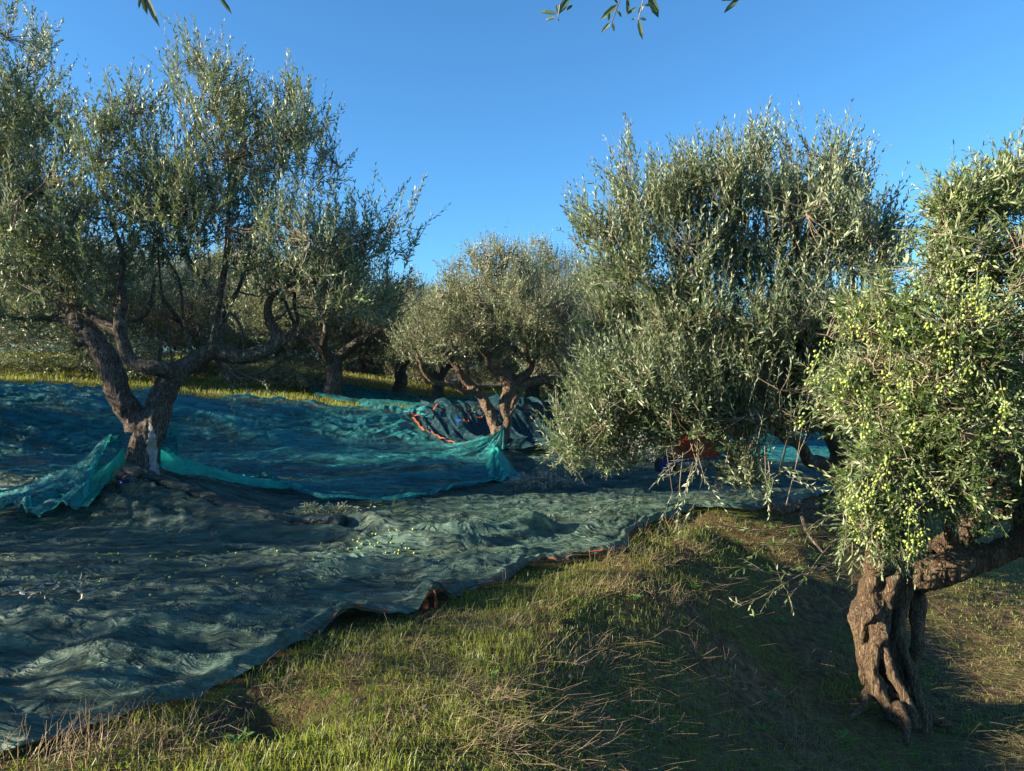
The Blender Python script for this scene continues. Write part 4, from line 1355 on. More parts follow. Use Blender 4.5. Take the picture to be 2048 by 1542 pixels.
def rim_tape(name, pts, w, m, parent, seed=0, twist=2.2):
    """a sewn edge tape: a narrow ribbon standing on the net's edge"""
    pts = np.asarray(pts, float)
    acc = Acc()
    T = unit(np.gradient(pts, axis=0))
    tw = twist * fbm2(np.arange(len(pts)) * 0.13, 0.0, 2, seed)
    side = unit(np.cross(T, np.array([[0, 0, 1.0]])))
    upv = np.cross(side, T)
    dv = side * np.cos(tw)[:, None] + upv * np.sin(tw)[:, None]
    A, B = pts - dv * w / 2, pts + dv * w / 2
    C = pts + np.cross(T, dv) * w * 0.16
    n = len(pts)
    V = np.concatenate([A, C, B])
    i = np.arange(n - 1)
    F = np.concatenate([np.stack([i, i + 1, i + 1 + n, i + n], 1), np.stack([i + n, i + 1 + n, i + 1 + 2 * n, i + 2 * n], 1)])
    acc.add(V, [F])
    return link(name, acc.mesh(name, [m]), parent)


NETS = []


def build_nets():
    global RNG
    RNG = np.random.default_rng(99)
    # --- the dark green net over the terrace
    near = [(-6.5, 1.0), (-3.3, 1.95), (-2.0, 2.55), (-1.35, 3.0)] + gpl([(560, 1320), (700, 1262), (860, 1222), (1010, 1170), (1120, 1130), (1235, 1108), (1300, 1060)]) + [(1.75, 7.05)] + gpl([(1440, 1022), (1535, 1022)]) + [(3.4, 8.0), (4.6, 9.4)]
    far = [(-14, 6.5), (-9, 8.2), (-6, 8.6), (-4, 8.9), (-2.5, 9.6), (-1, 10.6), (0.5, 12.0), (2.2, 13.2), (3.6, 14.0), (5.0, 14.4), (6.6, 14.6)]
    X, Y, u, v = ruled(near, far, 900, 800)
    # slack edge
    e = np.exp(-v * 18)
    X = X + e * 0.06 * fbm2(X * 3, Y * 3, 3, 61)
    Y = Y + e * 0.14 * fbm2(X * 2.2, Y * 2.2, 3, 62)
    h = H(X, Y)
    Hs = H(X, Y, False)
    f = folds(X, Y)
    # folds stream away from the foot of the forked tree
    rx, ry = X + 3.5, Y - 7.05
    r = np.hypot(rx, ry)
    th = np.arctan2(ry, rx)
    rad = crease(r * 0.9, th * 3.2 + 0.5 * r, 63, 2.6) * 0.075 + crease(r * 1.2, th * 9 + .6 * r, 64, 2.8) * 0.035 + crease(r * 1.5, th * 20, 65, 2.8) * 0.012
    wr = np.exp(-(r / 1.6) ** 2) * (ry < 0.8)
    f = f * (1 - wr) + rad * wr
    folds.gather = folds.gather * (1 - wr) + np.clip(rad * 8, 0, 1) * wr
    # edge rolls down to the grass
    edge = sstep(v * 26)
    z = np.maximum(h, Hs - 0.01) + 0.022 + f * (0.25 + 0.75 * edge) + 0.035 * np.exp(-((v - 0.012) / 0.008) ** 2)
    # peak propped on a stalk at the lower left corner
    pk = G(232, 1345)
    rr = np.hypot((X - pk[0]) * 1.0, (Y - pk[1]) * 1.0)
    z = z + 0.15 * np.clip(1 - rr / 0.42, 0, 1) ** 1.3
    pk2 = G(60, 1290)
    rr = np.hypot(X - pk2[0], Y - pk2[1])
    z = z + 0.08 * np.clip(1 - rr / 0.5, 0, 1) ** 1.4
    # a stiff loop of the edge standing up, and a hump beside it
    for (px, py, hh, wd) in [(862, 1222, 0.11, 0.10), (705, 1262, 0.07, 0.12), (1060, 1085, 0.06, 0.14)]:
        q = G(px, py)
        rr = np.hypot(X - q[0], Y - q[1])
        z = z + hh * np.exp(-(rr / wd) ** 2)
    # rolled-up long fold running right from the tree
    roll = catmull(np.array([list(G(262, 985)[:2]) + [0], list(G(350, 1022)[:2]) + [0], list(G(450, 1060)[:2]) + [0], list(G(560, 1078)[:2]) + [0], list(G(700, 1075)[:2]) + [0], list(G(800, 1088)[:2]) + [0], list(G(930, 1096)[:2]) + [0], list(G(1080, 1082)[:2]) + [0]]), 45)
    for off, amp, wd in ((0.0, 0.12, 0.085), (0.24, 0.07, 0.06)):
        dmin = np.full(X.shape, 9.0)
        for q in roll:
            dmin = np.minimum(dmin, np.hypot(X - q[0] + off * 0.4, Y - q[1] + off))
        z = z + amp * np.exp(-(dmin / wd) ** 2)
    z = np.maximum(z, h + 0.015)
    NETS.append((X, Y, z))
    net = link('olive_net', grid_mesh('olive_net', X, Y, z, [M_NET_GREEN], folds.gather), None,
               'wide dark green harvest net spread in folds over the terrace, edged by lit grass', 'harvest net', 'olive harvest nets')
    ed = np.stack([X[2], Y[2], z[2] + 0.012], 1)
    # the rusty tape shows along the edge in stretches
    for a, b in [(250, 300), (380, 420), (440, 470), (478, 556), (566, 600), (820, 842)]:
        rim_tape('edge_tape', ed[a:b], 0.018, M_EDGE, net, a)
    for a, b in [(500, 512), (524, 541), (604, 614)]:
        rim_tape('edge_tape', ed[a:b] + np.array([0, 0.0, 0.006]), 0.022, M_ORANGE, net, a)
    i0 = int(np.argmin(np.hypot(X[3] - G(862, 1222)[0], Y[3] - G(862, 1222)[1])))
    lp = []
    for t in np.linspace(0, 1, 26):
        q = G(852 + 22 * t, 1222)
        lp.append([q[0], q[1] - 0.03, q[2] + 0.02 + 0.125 * math.sin(math.pi * t) ** 0.6])
    rim_tape('edge_tape', lp, 0.032, M_EDGE, net, 5)

    # --- the blue green net: bank on the left and the flat ground between the trees
    near = gpl([(-260, 1010), (0, 1048), (45, 1048), (80, 1075), (120, 1060), (165, 1055), (205, 985)]) + [(-3.78, 7.18), (-3.30, 7.2)] + gpl([(350, 940), (430, 970), (600, 1012), (700, 1026), (790, 1030), (900, 1005), (1000, 978)]) + [(-0.12, 11.35)]
    far = [(-17, 12.3), (-13, 12.3), (-10, 12.4), (-8.6, 12.42), (-7.4, 12.55), (-6.4, 12.8), (-5.6, 12.95), (-4.8, 13.2), (-4.0, 13.4), (-3.4, 13.55), (-2.8, 13.7), (-2.3, 13.85), (-1.8, 14.0), (-1.35, 14.1)]
    X, Y, u, v = ruled(near, far, 620, 420)
    h = H(X, Y)
    r1 = np.hypot(X + 3.5, Y - 7.0)
    th1 = np.arctan2(Y - 7.0, X + 3.5)
    r2 = np.hypot(X + 0.12, Y - 11.45)
    th2 = np.arctan2(Y - 11.45, X + 0.12)
    swirl = crease(r1 * 0.7, th1 * 4.5 + 0.35 * r1, 172, 3.2, 0.6) * 0.10 + crease(r1 * 0.9, th1 * 11 + r1 * .5, 173, 3.2, 0.8) * 0.045
    flat = crease(X * 0.9, (Y + 0.10 * X) * 2.6, 174, 3.4) * 0.075 + crease(X * 1.3, (Y + 0.05 * X) * 6.5, 175, 3.2) * 0.035 + 0 * ridges(X * 0.45 + 0.3 * fbm2(X, Y, 2, 74), (Y + 0.10 * X + .35 * fbm2(X * .6, Y * .6, 2, 79)) * 3.2, 75) * 0.06 + ridges(X * 1.0, (Y + 0.1 * X) * 8, 76) * 0.025
    rad2 = ridges(th2 * 4, r2 * 0.5, 77) * 0.09
    bankw = sstep((Y - np.interp(X, TOE_X, TOE_Y) + 0.3) / 0.8)
    drape = crease((X + Y * .3) * 0.7, (h * 2.6 + 0.55 * X + .25 * Y) * 2.2, 178, 3.2, 0.9) * 0.085 + crease(X * 0.8, (h * 3.0 - 0.35 * X) * 3.6, 179, 3.2, 0.9) * 0.045 + 0 * ridges(X * 1.1 + 0.5 * fbm2(X * .6, Y * .9, 3, 80), (Y + 0.55 * X) * 0.9, 78) * 0.07 + ridges(X * 0.6, (h + 0.1 * X + .25 * fbm2(X * .8, Y * .8, 2, 81)) * 7, 82) * 0.06
    w1 = np.exp(-((r1 - 0.5) / 3.0) ** 2) * (1 - 0.5 * bankw)
    w2 = np.exp(-(r2 / 1.2) ** 2)
    f = flat * (1 - bankw) + drape * bankw
    f = f * (1 - w1) + swirl * w1
    f = f * (1 - w2) + rad2 * w2
    # lifted where it is tucked round the two trunks
    lift = 0.36 * np.exp(-np.maximum(r1 - 0.16, 0) / 0.42) + 0.30 * np.exp(-np.maximum(r2 - 0.15, 0) / 0.35)
    z = h + 0.055 + f + lift * (0.25 + 0.75 * np.exp(-v * 7))
    z = z + 0.05 * np.exp(-((v - 0.01) / 0.01) ** 2)
    # the green net lies beneath
    z = z + 0.045 * (1 - bankw)
    z = np.maximum(z, h + 0.03)
    z[-1] -= 0.05
    NETS.append((X, Y, z))
    bnet = link('olive_net', grid_mesh('olive_net', X, Y, z, [M_NET_BLUE], np.clip(f * 12 - 0.25, 0, 1) ** 1.2), None,
                'thin blue green net covering the left bank and the flat ground before it', 'harvest net', 'olive harvest nets')
    # hem along the near edge
    hm = np.stack([X[1], Y[1], z[1] + 0.01], 1)
    rim_tape('hem', hm[40:585], 0.03, M_NET_TEAL, bnet, 3, 0.5)

    # --- teal bunches: net folded double and pulled tight to the trunks
    def bunch(p0, p1, w0, w1, sag, lab, seed, n=90, k=34, z1=0.03):
        p0, p1 = np.asarray(p0, float), np.asarray(p1, float)
        t = np.linspace(0, 1, n)[:, None]
        s = np.linspace(-1, 1, k)[None]
        dirn = unit((p1 - p0)[:2])
        perp = np.array([-dirn[1], dirn[0]])
        w = w0 + (w1 - w0) * t ** 1.3
        X = p0[0] + (p1[0] - p0[0]) * t + perp[0] * w * s
        Y = p0[1] + (p1[1] - p0[1]) * t + perp[1] * w * s
        top = p0[2] + (p1[2] - p0[2]) * t - sag * np.sin(np.pi * t)
        Z = top + 0.05 * (1 - s ** 2) + 0.6 * w * 0.25 * np.sin(s * 9 + 4 * fbm2(t * 3 + s * 0, s * 1.5, 2, seed)) * (0.6 + 0.4 * t) - 0.12 * np.abs(s) ** 2 * (1 - t * 0.6)
        Z = np.maximum(Z, H(X, Y) + 0.09 + z1)
        me = grid_mesh('olive_net', X, Y, Z, [M_NET_TEAL])
        return link('olive_net', me, None, lab, 'harvest net', 'olive harvest nets')
    a = P(247, 906, 6.9)
    b = G(120, 1040)
    bunch(a, b + np.array([0, 0, 0.12]), 0.03, 0.30, 0.05, 'sunlit-coloured teal net stretched from the left side of the forked trunk down to the ground', 3)
    a = P(322, 910, 6.88)
    b = G(600, 998)
    bunch(a, b + np.array([0, 0, 0.10]), 0.035, 0.10, 0.06, 'long narrow teal net pulled taut from the right side of the forked trunk', 4)
    a = P(988, 898, 11.3)
    b = G(1005, 985)
    bunch(a, b + np.array([0, 0, 0.1]), 0.07, 0.26, -0.10, 'crumpled turquoise net bunched against the foot of the middle tree', 6, 60, 44)

    # --- navy net with orange tape on the bank behind the middle tree
    near = [tuple(np.array(q)) for q in gpl([(812, 848), (850, 880), (905, 908), (985, 912), (1060, 920), (1130, 925), (1190, 925), (1260, 915)])]
    far = [(-1.75, 14.15), (-1.1, 14.3), (-0.6, 14.6), (-0.1, 14.95), (0.35, 15.3), (0.8, 15.7), (1.5, 16.2), (2.4, 16.8)]
    X, Y, u, v = ruled(near, far, 240, 160)
    h = H(X, Y)
    f = ridges((X + 0.35 * Y) * 1.9, Y * 0.5 + h, 91) * 0.11 + ridges((X + 0.35 * Y) * 4.5, Y * 0.8, 92) * 0.04
    z = h + 0.12 + f
    # swag where it is hitched up at its left corner
    NETS.append((X, Y, z))
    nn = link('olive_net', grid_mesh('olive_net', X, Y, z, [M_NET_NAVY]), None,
              'navy blue net with orange edge tape hung down the bank behind the middle tree', 'harvest net', 'olive harvest nets')
    def surf(px, py):
        q = G(px, py, 9)
        i = np.argmin((X - q[0]) ** 2 + (Y - q[1]) ** 2)
        zz = z.ravel()[i]
        return np.array([q[0], q[1] - 0.10, max(q[2] + 0.12, zz) + 0.02])
    def tape(lst, w, m=M_ORANGE, seed=1):
        c = catmull(np.array([surf(*q) for q in lst]), 8)
        c[:, 2] += 0.012 * np.sin(np.arange(len(c)) * 1.3)
        rim_tape('edge_tape', c, w, m, nn, seed)
    tape([(876, 827), (868, 840), (850, 850), (828, 848), (814, 846)], 0.03, M_ORANGE, 3)
    tape([(814, 848), (832, 860), (844, 872), (862, 882)], 0.034, M_ORANGE, 8)
    tape([(862, 882), (880, 895), (905, 905), (940, 908), (965, 912)], 0.03, M_EDGE, 6)
    tape([(925, 866), (936, 865), (938, 856), (950, 854)], 0.03, M_ORANGE, 9)
    tape([(955, 860), (962, 858), (968, 856)], 0.03, M_ORANGE, 12)
    # blue tag
    q = surf(918, 870)
    acc = Acc()
    s = 0.05
    V = np.array([[-1.1, 0, .5], [1.1, 0, .25], [.6, -.02, -.1], [-.1, -.03, -.6], [-1.1, .12, .5], [1.1, .12, .25], [.6, .1, -.1], [-.1, .1, -.6]]) * s * 1.2 + q + np.array([0, -0.05, 0])
    acc.add(V, [np.array([[0, 1, 2, 3], [4, 7, 6, 5], [0, 4, 5, 1], [1, 5, 6, 2], [2, 6, 7, 3], [3, 7, 4, 0]])])
    link('tag', acc.mesh('tag', [M_BLUETAG], False), None, 'small bright blue plastic tag lying on the navy net left of the middle tree', 'tag')

    # --- net on top of the upper terrace and the far nets
    def patch(near, far, m, lab, seed, nu=160, nv=90, off=0.05, amp=0.06, sy=2.6):
        X, Y, u, v = ruled(near, far, nu, nv)
        z = H(X, Y) + off + amp * ridges(X * 0.7, Y * sy, seed) + amp * 0.4 * ridges(X * 2, Y * sy * 2, seed + 1)
        return link('olive_net', grid_mesh('olive_net', X, Y, z, [m]), None, lab, 'harvest net', 'olive harvest nets')
    patch([(-3.9, 14.7), (-2.8, 14.5), (-1.6, 14.6), (-0.4, 15.2), (0.2, 15.6)], [(-5.5, 19.0), (-4, 18.6), (-2.5, 18), (-1, 18), (0.8, 18.5)], M_NET_BLUE,
          'blue net lying flat on the upper terrace in front of the far trunks', 301)
    patch([(1.3, 11.6), (2.4, 10.9), (3.6, 10.4), (4.8, 10.3), (6.0, 10.6)], [(2.2, 14.6), (3.2, 14.4), (4.6, 14.4), (6.0, 14.6), (7.4, 15)], M_NET_BLUE,
          'turquoise net behind the crooked low limb at the terrace edge on the right', 311, 200, 120, 0.10, 0.07)
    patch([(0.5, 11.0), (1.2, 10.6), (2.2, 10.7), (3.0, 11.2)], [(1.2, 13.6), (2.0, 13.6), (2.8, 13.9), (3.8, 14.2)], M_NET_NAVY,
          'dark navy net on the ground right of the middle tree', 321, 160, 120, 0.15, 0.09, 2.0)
    # a fold of dark net heaped at the foot of the forked tree
    roll = [G(236, 985), G(270, 982), G(330, 1000), G(400, 1030), G(480, 1062), G(580, 1080), G(690, 1082)]
    acc = Acc()
    pts = catmull(np.array([q + np.array([0, 0, 0.16]) for q in roll]), 10)
    path_tube(acc, pts, 0.065 + 0.02 * np.sin(np.linspace(0, 12, len(pts))), 14)
    V = np.concatenate(acc.V)
    V = V + (0.035 * fbm(V * np.array([5, 16, 16]), 3, 8))[:, None] * np.array([0.2, 1, 1])
    acc.V = [V]
    link('rolled_net', acc.mesh('rolled_net', [M_NET_BLACK]), None, 'rolled dark net lying from the foot of the forked tree to the right', 'harvest net', 'olive harvest nets')


build_nets()

# ------------------------------------------------------------------ grass, straw and small things
def in_poly(x, y, poly):
    c = np.zeros(x.shape, bool)
    px, py = poly[:, 0], poly[:, 1]
    j = len(poly) - 1
    for i in range(len(poly)):
        t = (py[i] > y) != (py[j] > y)
        with np.errstate(divide='ignore', invalid='ignore'):
            xi = (px[j] - px[i]) * (y - py[i]) / (py[j] - py[i]) + px[i]
        c ^= t & (x < xi)
        j = i
    return c


def outline(X, Y, k=12):
    a = np.stack([X[0, ::k], Y[0, ::k]], 1)
    b = np.stack([X[::k, -1], Y[::k, -1]], 1)
    c = np.stack([X[-1, ::-k], Y[-1, ::-k]], 1)
    d = np.stack([X[::-k, 0], Y[::-k, 0]], 1)
    return np.concatenate([a, b, c, d])


def plan_points(n, y0, y1, seed, side=0.74, power=0.0):
    rng = np.random.default_rng(seed)
    t = rng.random(n)
    y = y0 * (y1 / y0) ** t
    x = (rng.random(n) * 2 - 1) * (side * y + 0.25)
    return x, y, rng


def blades(acc, x, y, h, w, lean, seed, az=None, a=None, lay=None):
    """curved tapering blades, three segments"""
    rng = np.random.default_rng(seed)
    n = len(x)
    z = H(x, y) - 0.004
    az = rng.random(n) * 6.283 if az is None else az
    D = np.stack([np.cos(az), np.sin(az), np.zeros(n)], 1)
    S = np.stack([-np.sin(az + rng.normal(0, .8, n)), np.cos(az + rng.normal(0, .8, n)), np.zeros(n)], 1)
    B = np.stack([x, y, z], 1)
    ln = np.broadcast_to(lean, (n,))[:, None]
    hh = h[:, None]
    Z = np.array([[0, 0, 1.0]])
    p1 = B + hh * (Z * 0.45 + D * 0.12 * ln)
    p2 = B + hh * (Z * (0.82 - 0.12 * ln) + D * 0.42 * ln)
    p3 = B + hh * (Z * (1.0 - 0.35 * ln) + D * 0.95 * ln)
    W = (np.broadcast_to(w, (n,)))[:, None] * S
    V = np.stack([B - W / 2, B + W / 2, p1 - W * .45, p1 + W * .45, p2 - W * .3, p2 + W * .3, p3], 1)
    b = (np.arange(n) * 7)[:, None]
    F4 = np.concatenate([b + np.array([[0, 1, 3, 2]]), b + np.array([[2, 3, 5, 4]])])
    F3 = b + np.array([[4, 5, 6]])
    acc.add(V, [F4, F3], np.repeat(rng.random(n) if a is None else a, 7))


def stalks(acc, x, y, ln, w, az, el, seed, zoff=0.01):
    """stiff dry stalks: thin bent ribbons lying or leaning"""
    rng = np.random.default_rng(seed)
    n = len(x)
    B = np.stack([x, y, H(x, y) + zoff * rng.random(n)], 1)
    D = np.stack([np.cos(az) * np.cos(el), np.sin(az) * np.cos(el), np.sin(el)], 1)
    E = B + D * ln[:, None]
    M_ = (B + E) / 2 + rng.normal(0, 0.06, (n, 3)) * ln[:, None]
    for q in (M_, E):
        q[:, 2] = np.maximum(q[:, 2], H(q[:, 0], q[:, 1]) + 0.006 + 0.03 * rng.random(n))
    tubes(acc, B, M_, w, w * 0.85, 3)
    tubes(acc, M_, E, w * 0.85, w * 0.4, 3)


def build_ground_cover(polys):
    def free(x, y, grow_=0):
        m = np.ones(x.shape, bool)
        for p in polys:
            m &= ~in_poly(x, y, p)
        return m
    # short green grass
    acc = Acc()
    x, y, rng = plan_points(330000, 1.9, 9.0, 5)
    s = crest_dist(x, y)
    dens = 0.30 + 0.9 * fbm2(x * 1.1, y * 1.1, 3, 401) + 0.5 * fbm2(x * 5, y * 5, 2, 402)
    dens = dens + np.interp(s, [-2, -0.6, 0.1, 0.8, 2, 6], [0.6, 0.55, 0.26, -0.20, -0.26, -0.15])
    bare = 1.6 * np.exp(-(((x + 1.0) / 0.32) ** 2 + ((y - 2.98) / 0.22) ** 2))
    ok = free(x, y) & (rng.random(len(x)) < dens * 0.55) & (rng.random(len(x)) > bare * 1.2)
    x, y, s = x[ok], y[ok], s[ok]
    hgt = (0.018 + 0.042 * rng.random(len(x)) ** 2) * (1 + 0.8 * sstep(0.4 + fbm2(x * 2, y * 2, 2, 403) * 2)) * np.interp(s, [-1, 0, 1], [1.15, 1, .7])
    blades(acc, x, y, hgt, 0.0022 + 0.0016 * rng.random(len(x)), 0.35 + 0.5 * rng.random(len(x)), 6)
    link('grass', acc.mesh('grass', [M_GRASS], False), None, 'short green grass growing on the bank beside the net edge', 'grass', None, 'stuff')
    # moss and tiny leaves close to the soil
    acc = Acc()
    x, y, rng = plan_points(160000, 1.9, 7.0, 15)
    dens = fbm2(x * 1.6, y * 1.6, 3, 411)
    ok = free(x, y) & (rng.random(len(x)) < 0.5 * sstep(dens * 3 + 0.25))
    x, y = x[ok], y[ok]
    B = np.stack([x, y, H(x, y)], 1)
    leaf_geo(acc, B, rng.normal(0, 1, B.shape) + np.array([0, 0, 1.0]), rng.normal(0, 1, B.shape), 0.008 + 0.008 * rng.random(len(x)), 0.005, 0)
    link('moss', acc.mesh('moss', [M_GRASS], False), None, 'low green moss and seedlings between the straw on the slope', 'moss', None, 'stuff')
    # dry straw lying down the slope
    acc = Acc()
    x, y, rng = plan_points(90000, 1.9, 12.0, 25)
    s = crest_dist(x, y)
    dens = 0.32 + 1.1 * fbm2(x * 1.3 + 7, y * 1.3, 3, 421) + np.interp(s, [-1, 0, .6, 2, 6], [-0.30, -0.15, 0.12, 0.42, 0.15])
    ok = free(x, y) & (rng.random(len(x)) < dens * 0.75)
    x, y, s = x[ok], y[ok], s[ok]
    az = np.where(rng.random(len(x)) < 0.62, -0.75 + rng.normal(0, 0.45, len(x)), rng.random(len(x)) * 6.283) + 0.8 * fbm2(x * 1.1, y * 1.1, 2, 422)
    stalks(acc, x, y, 0.05 + 0.24 * rng.random(len(x)) ** 1.8, 0.0004 + 0.0005 * rng.random(len(x)), az, rng.normal(0.12, 0.2, len(x)), 26)
    # tufts of pale stubble
    tu = [(1250, 1100), (1300, 1120), (1215, 1125), (1350, 1060), (1290, 1075), (1230, 1180), (1100, 1215), (1010, 1260), (1045, 1250), (960, 1270), (1160, 1190), (300, 1480), (180, 1500), (90, 1520), (420, 1460), (240, 1440), (1200, 1320), (1120, 1330), (1330, 1200), (1420, 1330),
          (820, 1300), (700, 1340), (900, 1380), (1000, 1400), (750, 1500), (1180, 1470), (980, 1490), (1500, 1400), (1300, 1450), (1600, 1480), (1640, 1350), (1380, 1100), (1480, 1060), (1560, 1120), (150, 1470), (50, 1500), (860, 1245), (560, 1370)]
    for i, (px, py) in enumerate(tu):
        q = G(px, py)
        n = 42
        x = q[0] + rng.normal(0, 0.07, n)
        y = q[1] + rng.normal(0, 0.05, n)
        stalks(acc, x, y, 0.04 + 0.13 * rng.random(n), np.full(n, 0.0011), rng.normal(-0.6 + (i % 5) * .5, 0.9, n), np.abs(rng.normal(0.55, 0.45, n)), 500 + i)
    link('dry_straw', acc.mesh('dry_straw', [M_STRAW]), None, 'pale dry straw and stubble lying down the shaded slope', 'dry grass', None, 'stuff')
    # taller dry stems at the bottom left
    acc = Acc()
    rng = np.random.default_rng(44)
    for (px, py, n, hh) in [(150, 1530, 26, .17), (60, 1540, 22, .14), (250, 1520, 16, .12), (190, 1480, 6, .2), (400, 1500, 10, .09), (985, 1180, 3, .25), (1650, 1260, 3, .16), (500, 1530, 14, .06), (800, 1440, 8, .08), (1010, 1330, 8, .1)]:
        q = G(px, py)
        x = q[0] + rng.normal(0, 0.10, n)
        y = q[1] + rng.normal(0, 0.05, n)
        stalks(acc, x, y, hh * (0.5 + 0.6 * rng.random(n)), np.full(n, 0.0016), rng.random(n) * 6.28, np.full(n, 1.25) + rng.normal(0, .2, n), 600 + n)
    link('dry_stems', acc.mesh('dry_stems', [M_STRAW]), None, 'upright dry stems standing among the grass near the camera', 'dry grass', None, 'stuff')
    # grass of the upper terrace and of the lower ground further off
    acc = Acc()
    x, y, rng = plan_points(150000, 10.5, 30, 35)
    s = crest_dist(x, y)
    dens = 0.65 + 0.8 * fbm2(x * 0.8, y * 0.8, 3, 431)
    ok = free(x, y) & (rng.random(len(x)) < dens) & (y > np.interp(x, TOE_X, TOE_Y))
    x, y = x[ok], y[ok]
    blades(acc, x, y, 0.05 + 0.09 * rng.random(len(x)), 0.007 + 0.006 * rng.random(len(x)), 0.6, 36)
    x, y, rng = plan_points(190000, 4.5, 26, 37)
    ok = (crest_dist(x, y) > 1.2) & (rng.random(len(x)) < 0.75 * sstep(0.55 + 1.2 * fbm2(x * .9, y * .9, 3, 440)))
    x, y = x[ok], y[ok]
    blades(acc, x, y, 0.02 + 0.035 * rng.random(len(x)), 0.0025 + 0.003 * rng.random(len(x)) + y * .0002, 0.9, 38)
    link('terrace_grass', acc.mesh('terrace_grass', [M_GRASS], False), None, 'rough grass on the upper terrace and the lower ground beyond', 'grass', None, 'stuff')


def weed(px, py, s, lab, n=7, seed=0):
    global RNG
    RNG = np.random.default_rng(seed + 900)
    q = G(px, py)
    acc = Acc()
    az = np.linspace(0, 6.283, n, endpoint=False) + RNG.normal(0, .3, n)
    D = np.stack([np.cos(az), np.sin(az), 0.5 + 0.9 * RNG.random(n)], 1)
    B = np.zeros((n, 3)) + np.array([0, 0, 0.01])
    st = Acc()
    M_ = B + unit(D) * s * 0.6
    tubes(acc, B, M_, 0.0012, 0.0009, 3)
    leaf_geo(acc, M_, D * np.array([1, 1, .4]), np.tile([[0, 0, 1.0]], (n, 1)), s * (0.6 + .5 * RNG.random(n)), s * 0.45, 1)
    leaf_geo(acc, B + unit(D) * s * 0.3, np.roll(D, 2, 0), np.tile([[0, 0, 1.0]], (n, 1)), s * 0.5, s * 0.3, 1)
    link('weed', acc.mesh('weed', [M_WEED], False), None, lab, 'weed', 'green weeds on the slope', None, q)


def heap(px, py, d, rx, ry, rz, n, m, lab, seed, leafL=0.055, pairs=6, z0=None, ground=True, cat='branch pile', name='cut_branches', group=None, bits=30, slen=0.3, zlift=0.0):
    """cut leafy branches heaped on the ground"""
    global RNG
    RNG = np.random.default_rng(seed)
    c = P(px, py, d)
    c[2] = float(H(c[0], c[1])) + zlift
    leaf, wood = Acc(), Acc()
    a = RNG.random(n) * 6.283
    r = np.sqrt(RNG.random(n))
    x, y = np.cos(a) * r * rx, np.sin(a) * r * ry
    z = rz * np.sqrt(np.maximum(0, 1 - r ** 2)) * RNG.random(n) ** 0.5 * (1 + 0.5 * fbm2(x * 3, y * 3, 2, seed)) + 0.04
    az = RNG.random(n) * 6.283
    dirs = np.stack([np.cos(az), np.sin(az), RNG.normal(0.1, 0.35, n)], 1)
    shoots(leaf, wood, np.stack([x, y, z], 1), dirs, slen * (0.5 + RNG.random(n)), pairs, leafL, np.array([0, 0, -0.25]), 0, 0.2, 0.25)
    k = bits
    a = RNG.random(k) * 6.283
    A = np.stack([np.cos(a) * rx * .7, np.sin(a) * ry * .7, RNG.random(k) * rz * .6], 1)
    B = A + np.stack([np.cos(a + 2) * rx, np.sin(a + 2) * ry, RNG.random(k) * rz * .5], 1) * RNG.random((k, 1))
    tubes(wood, A, B, 0.008, 0.004, 4)
    V = np.concatenate(leaf.V)
    V[:, 2] = np.maximum(V[:, 2], 0.012)
    leaf.V = [V]
    root = thing(name, lab, cat, c, 0, group)
    link('leaves', leaf.mesh('leaves', [m], False), root)
    link('twigs', wood.mesh('twigs', [M_TWIG]), root)


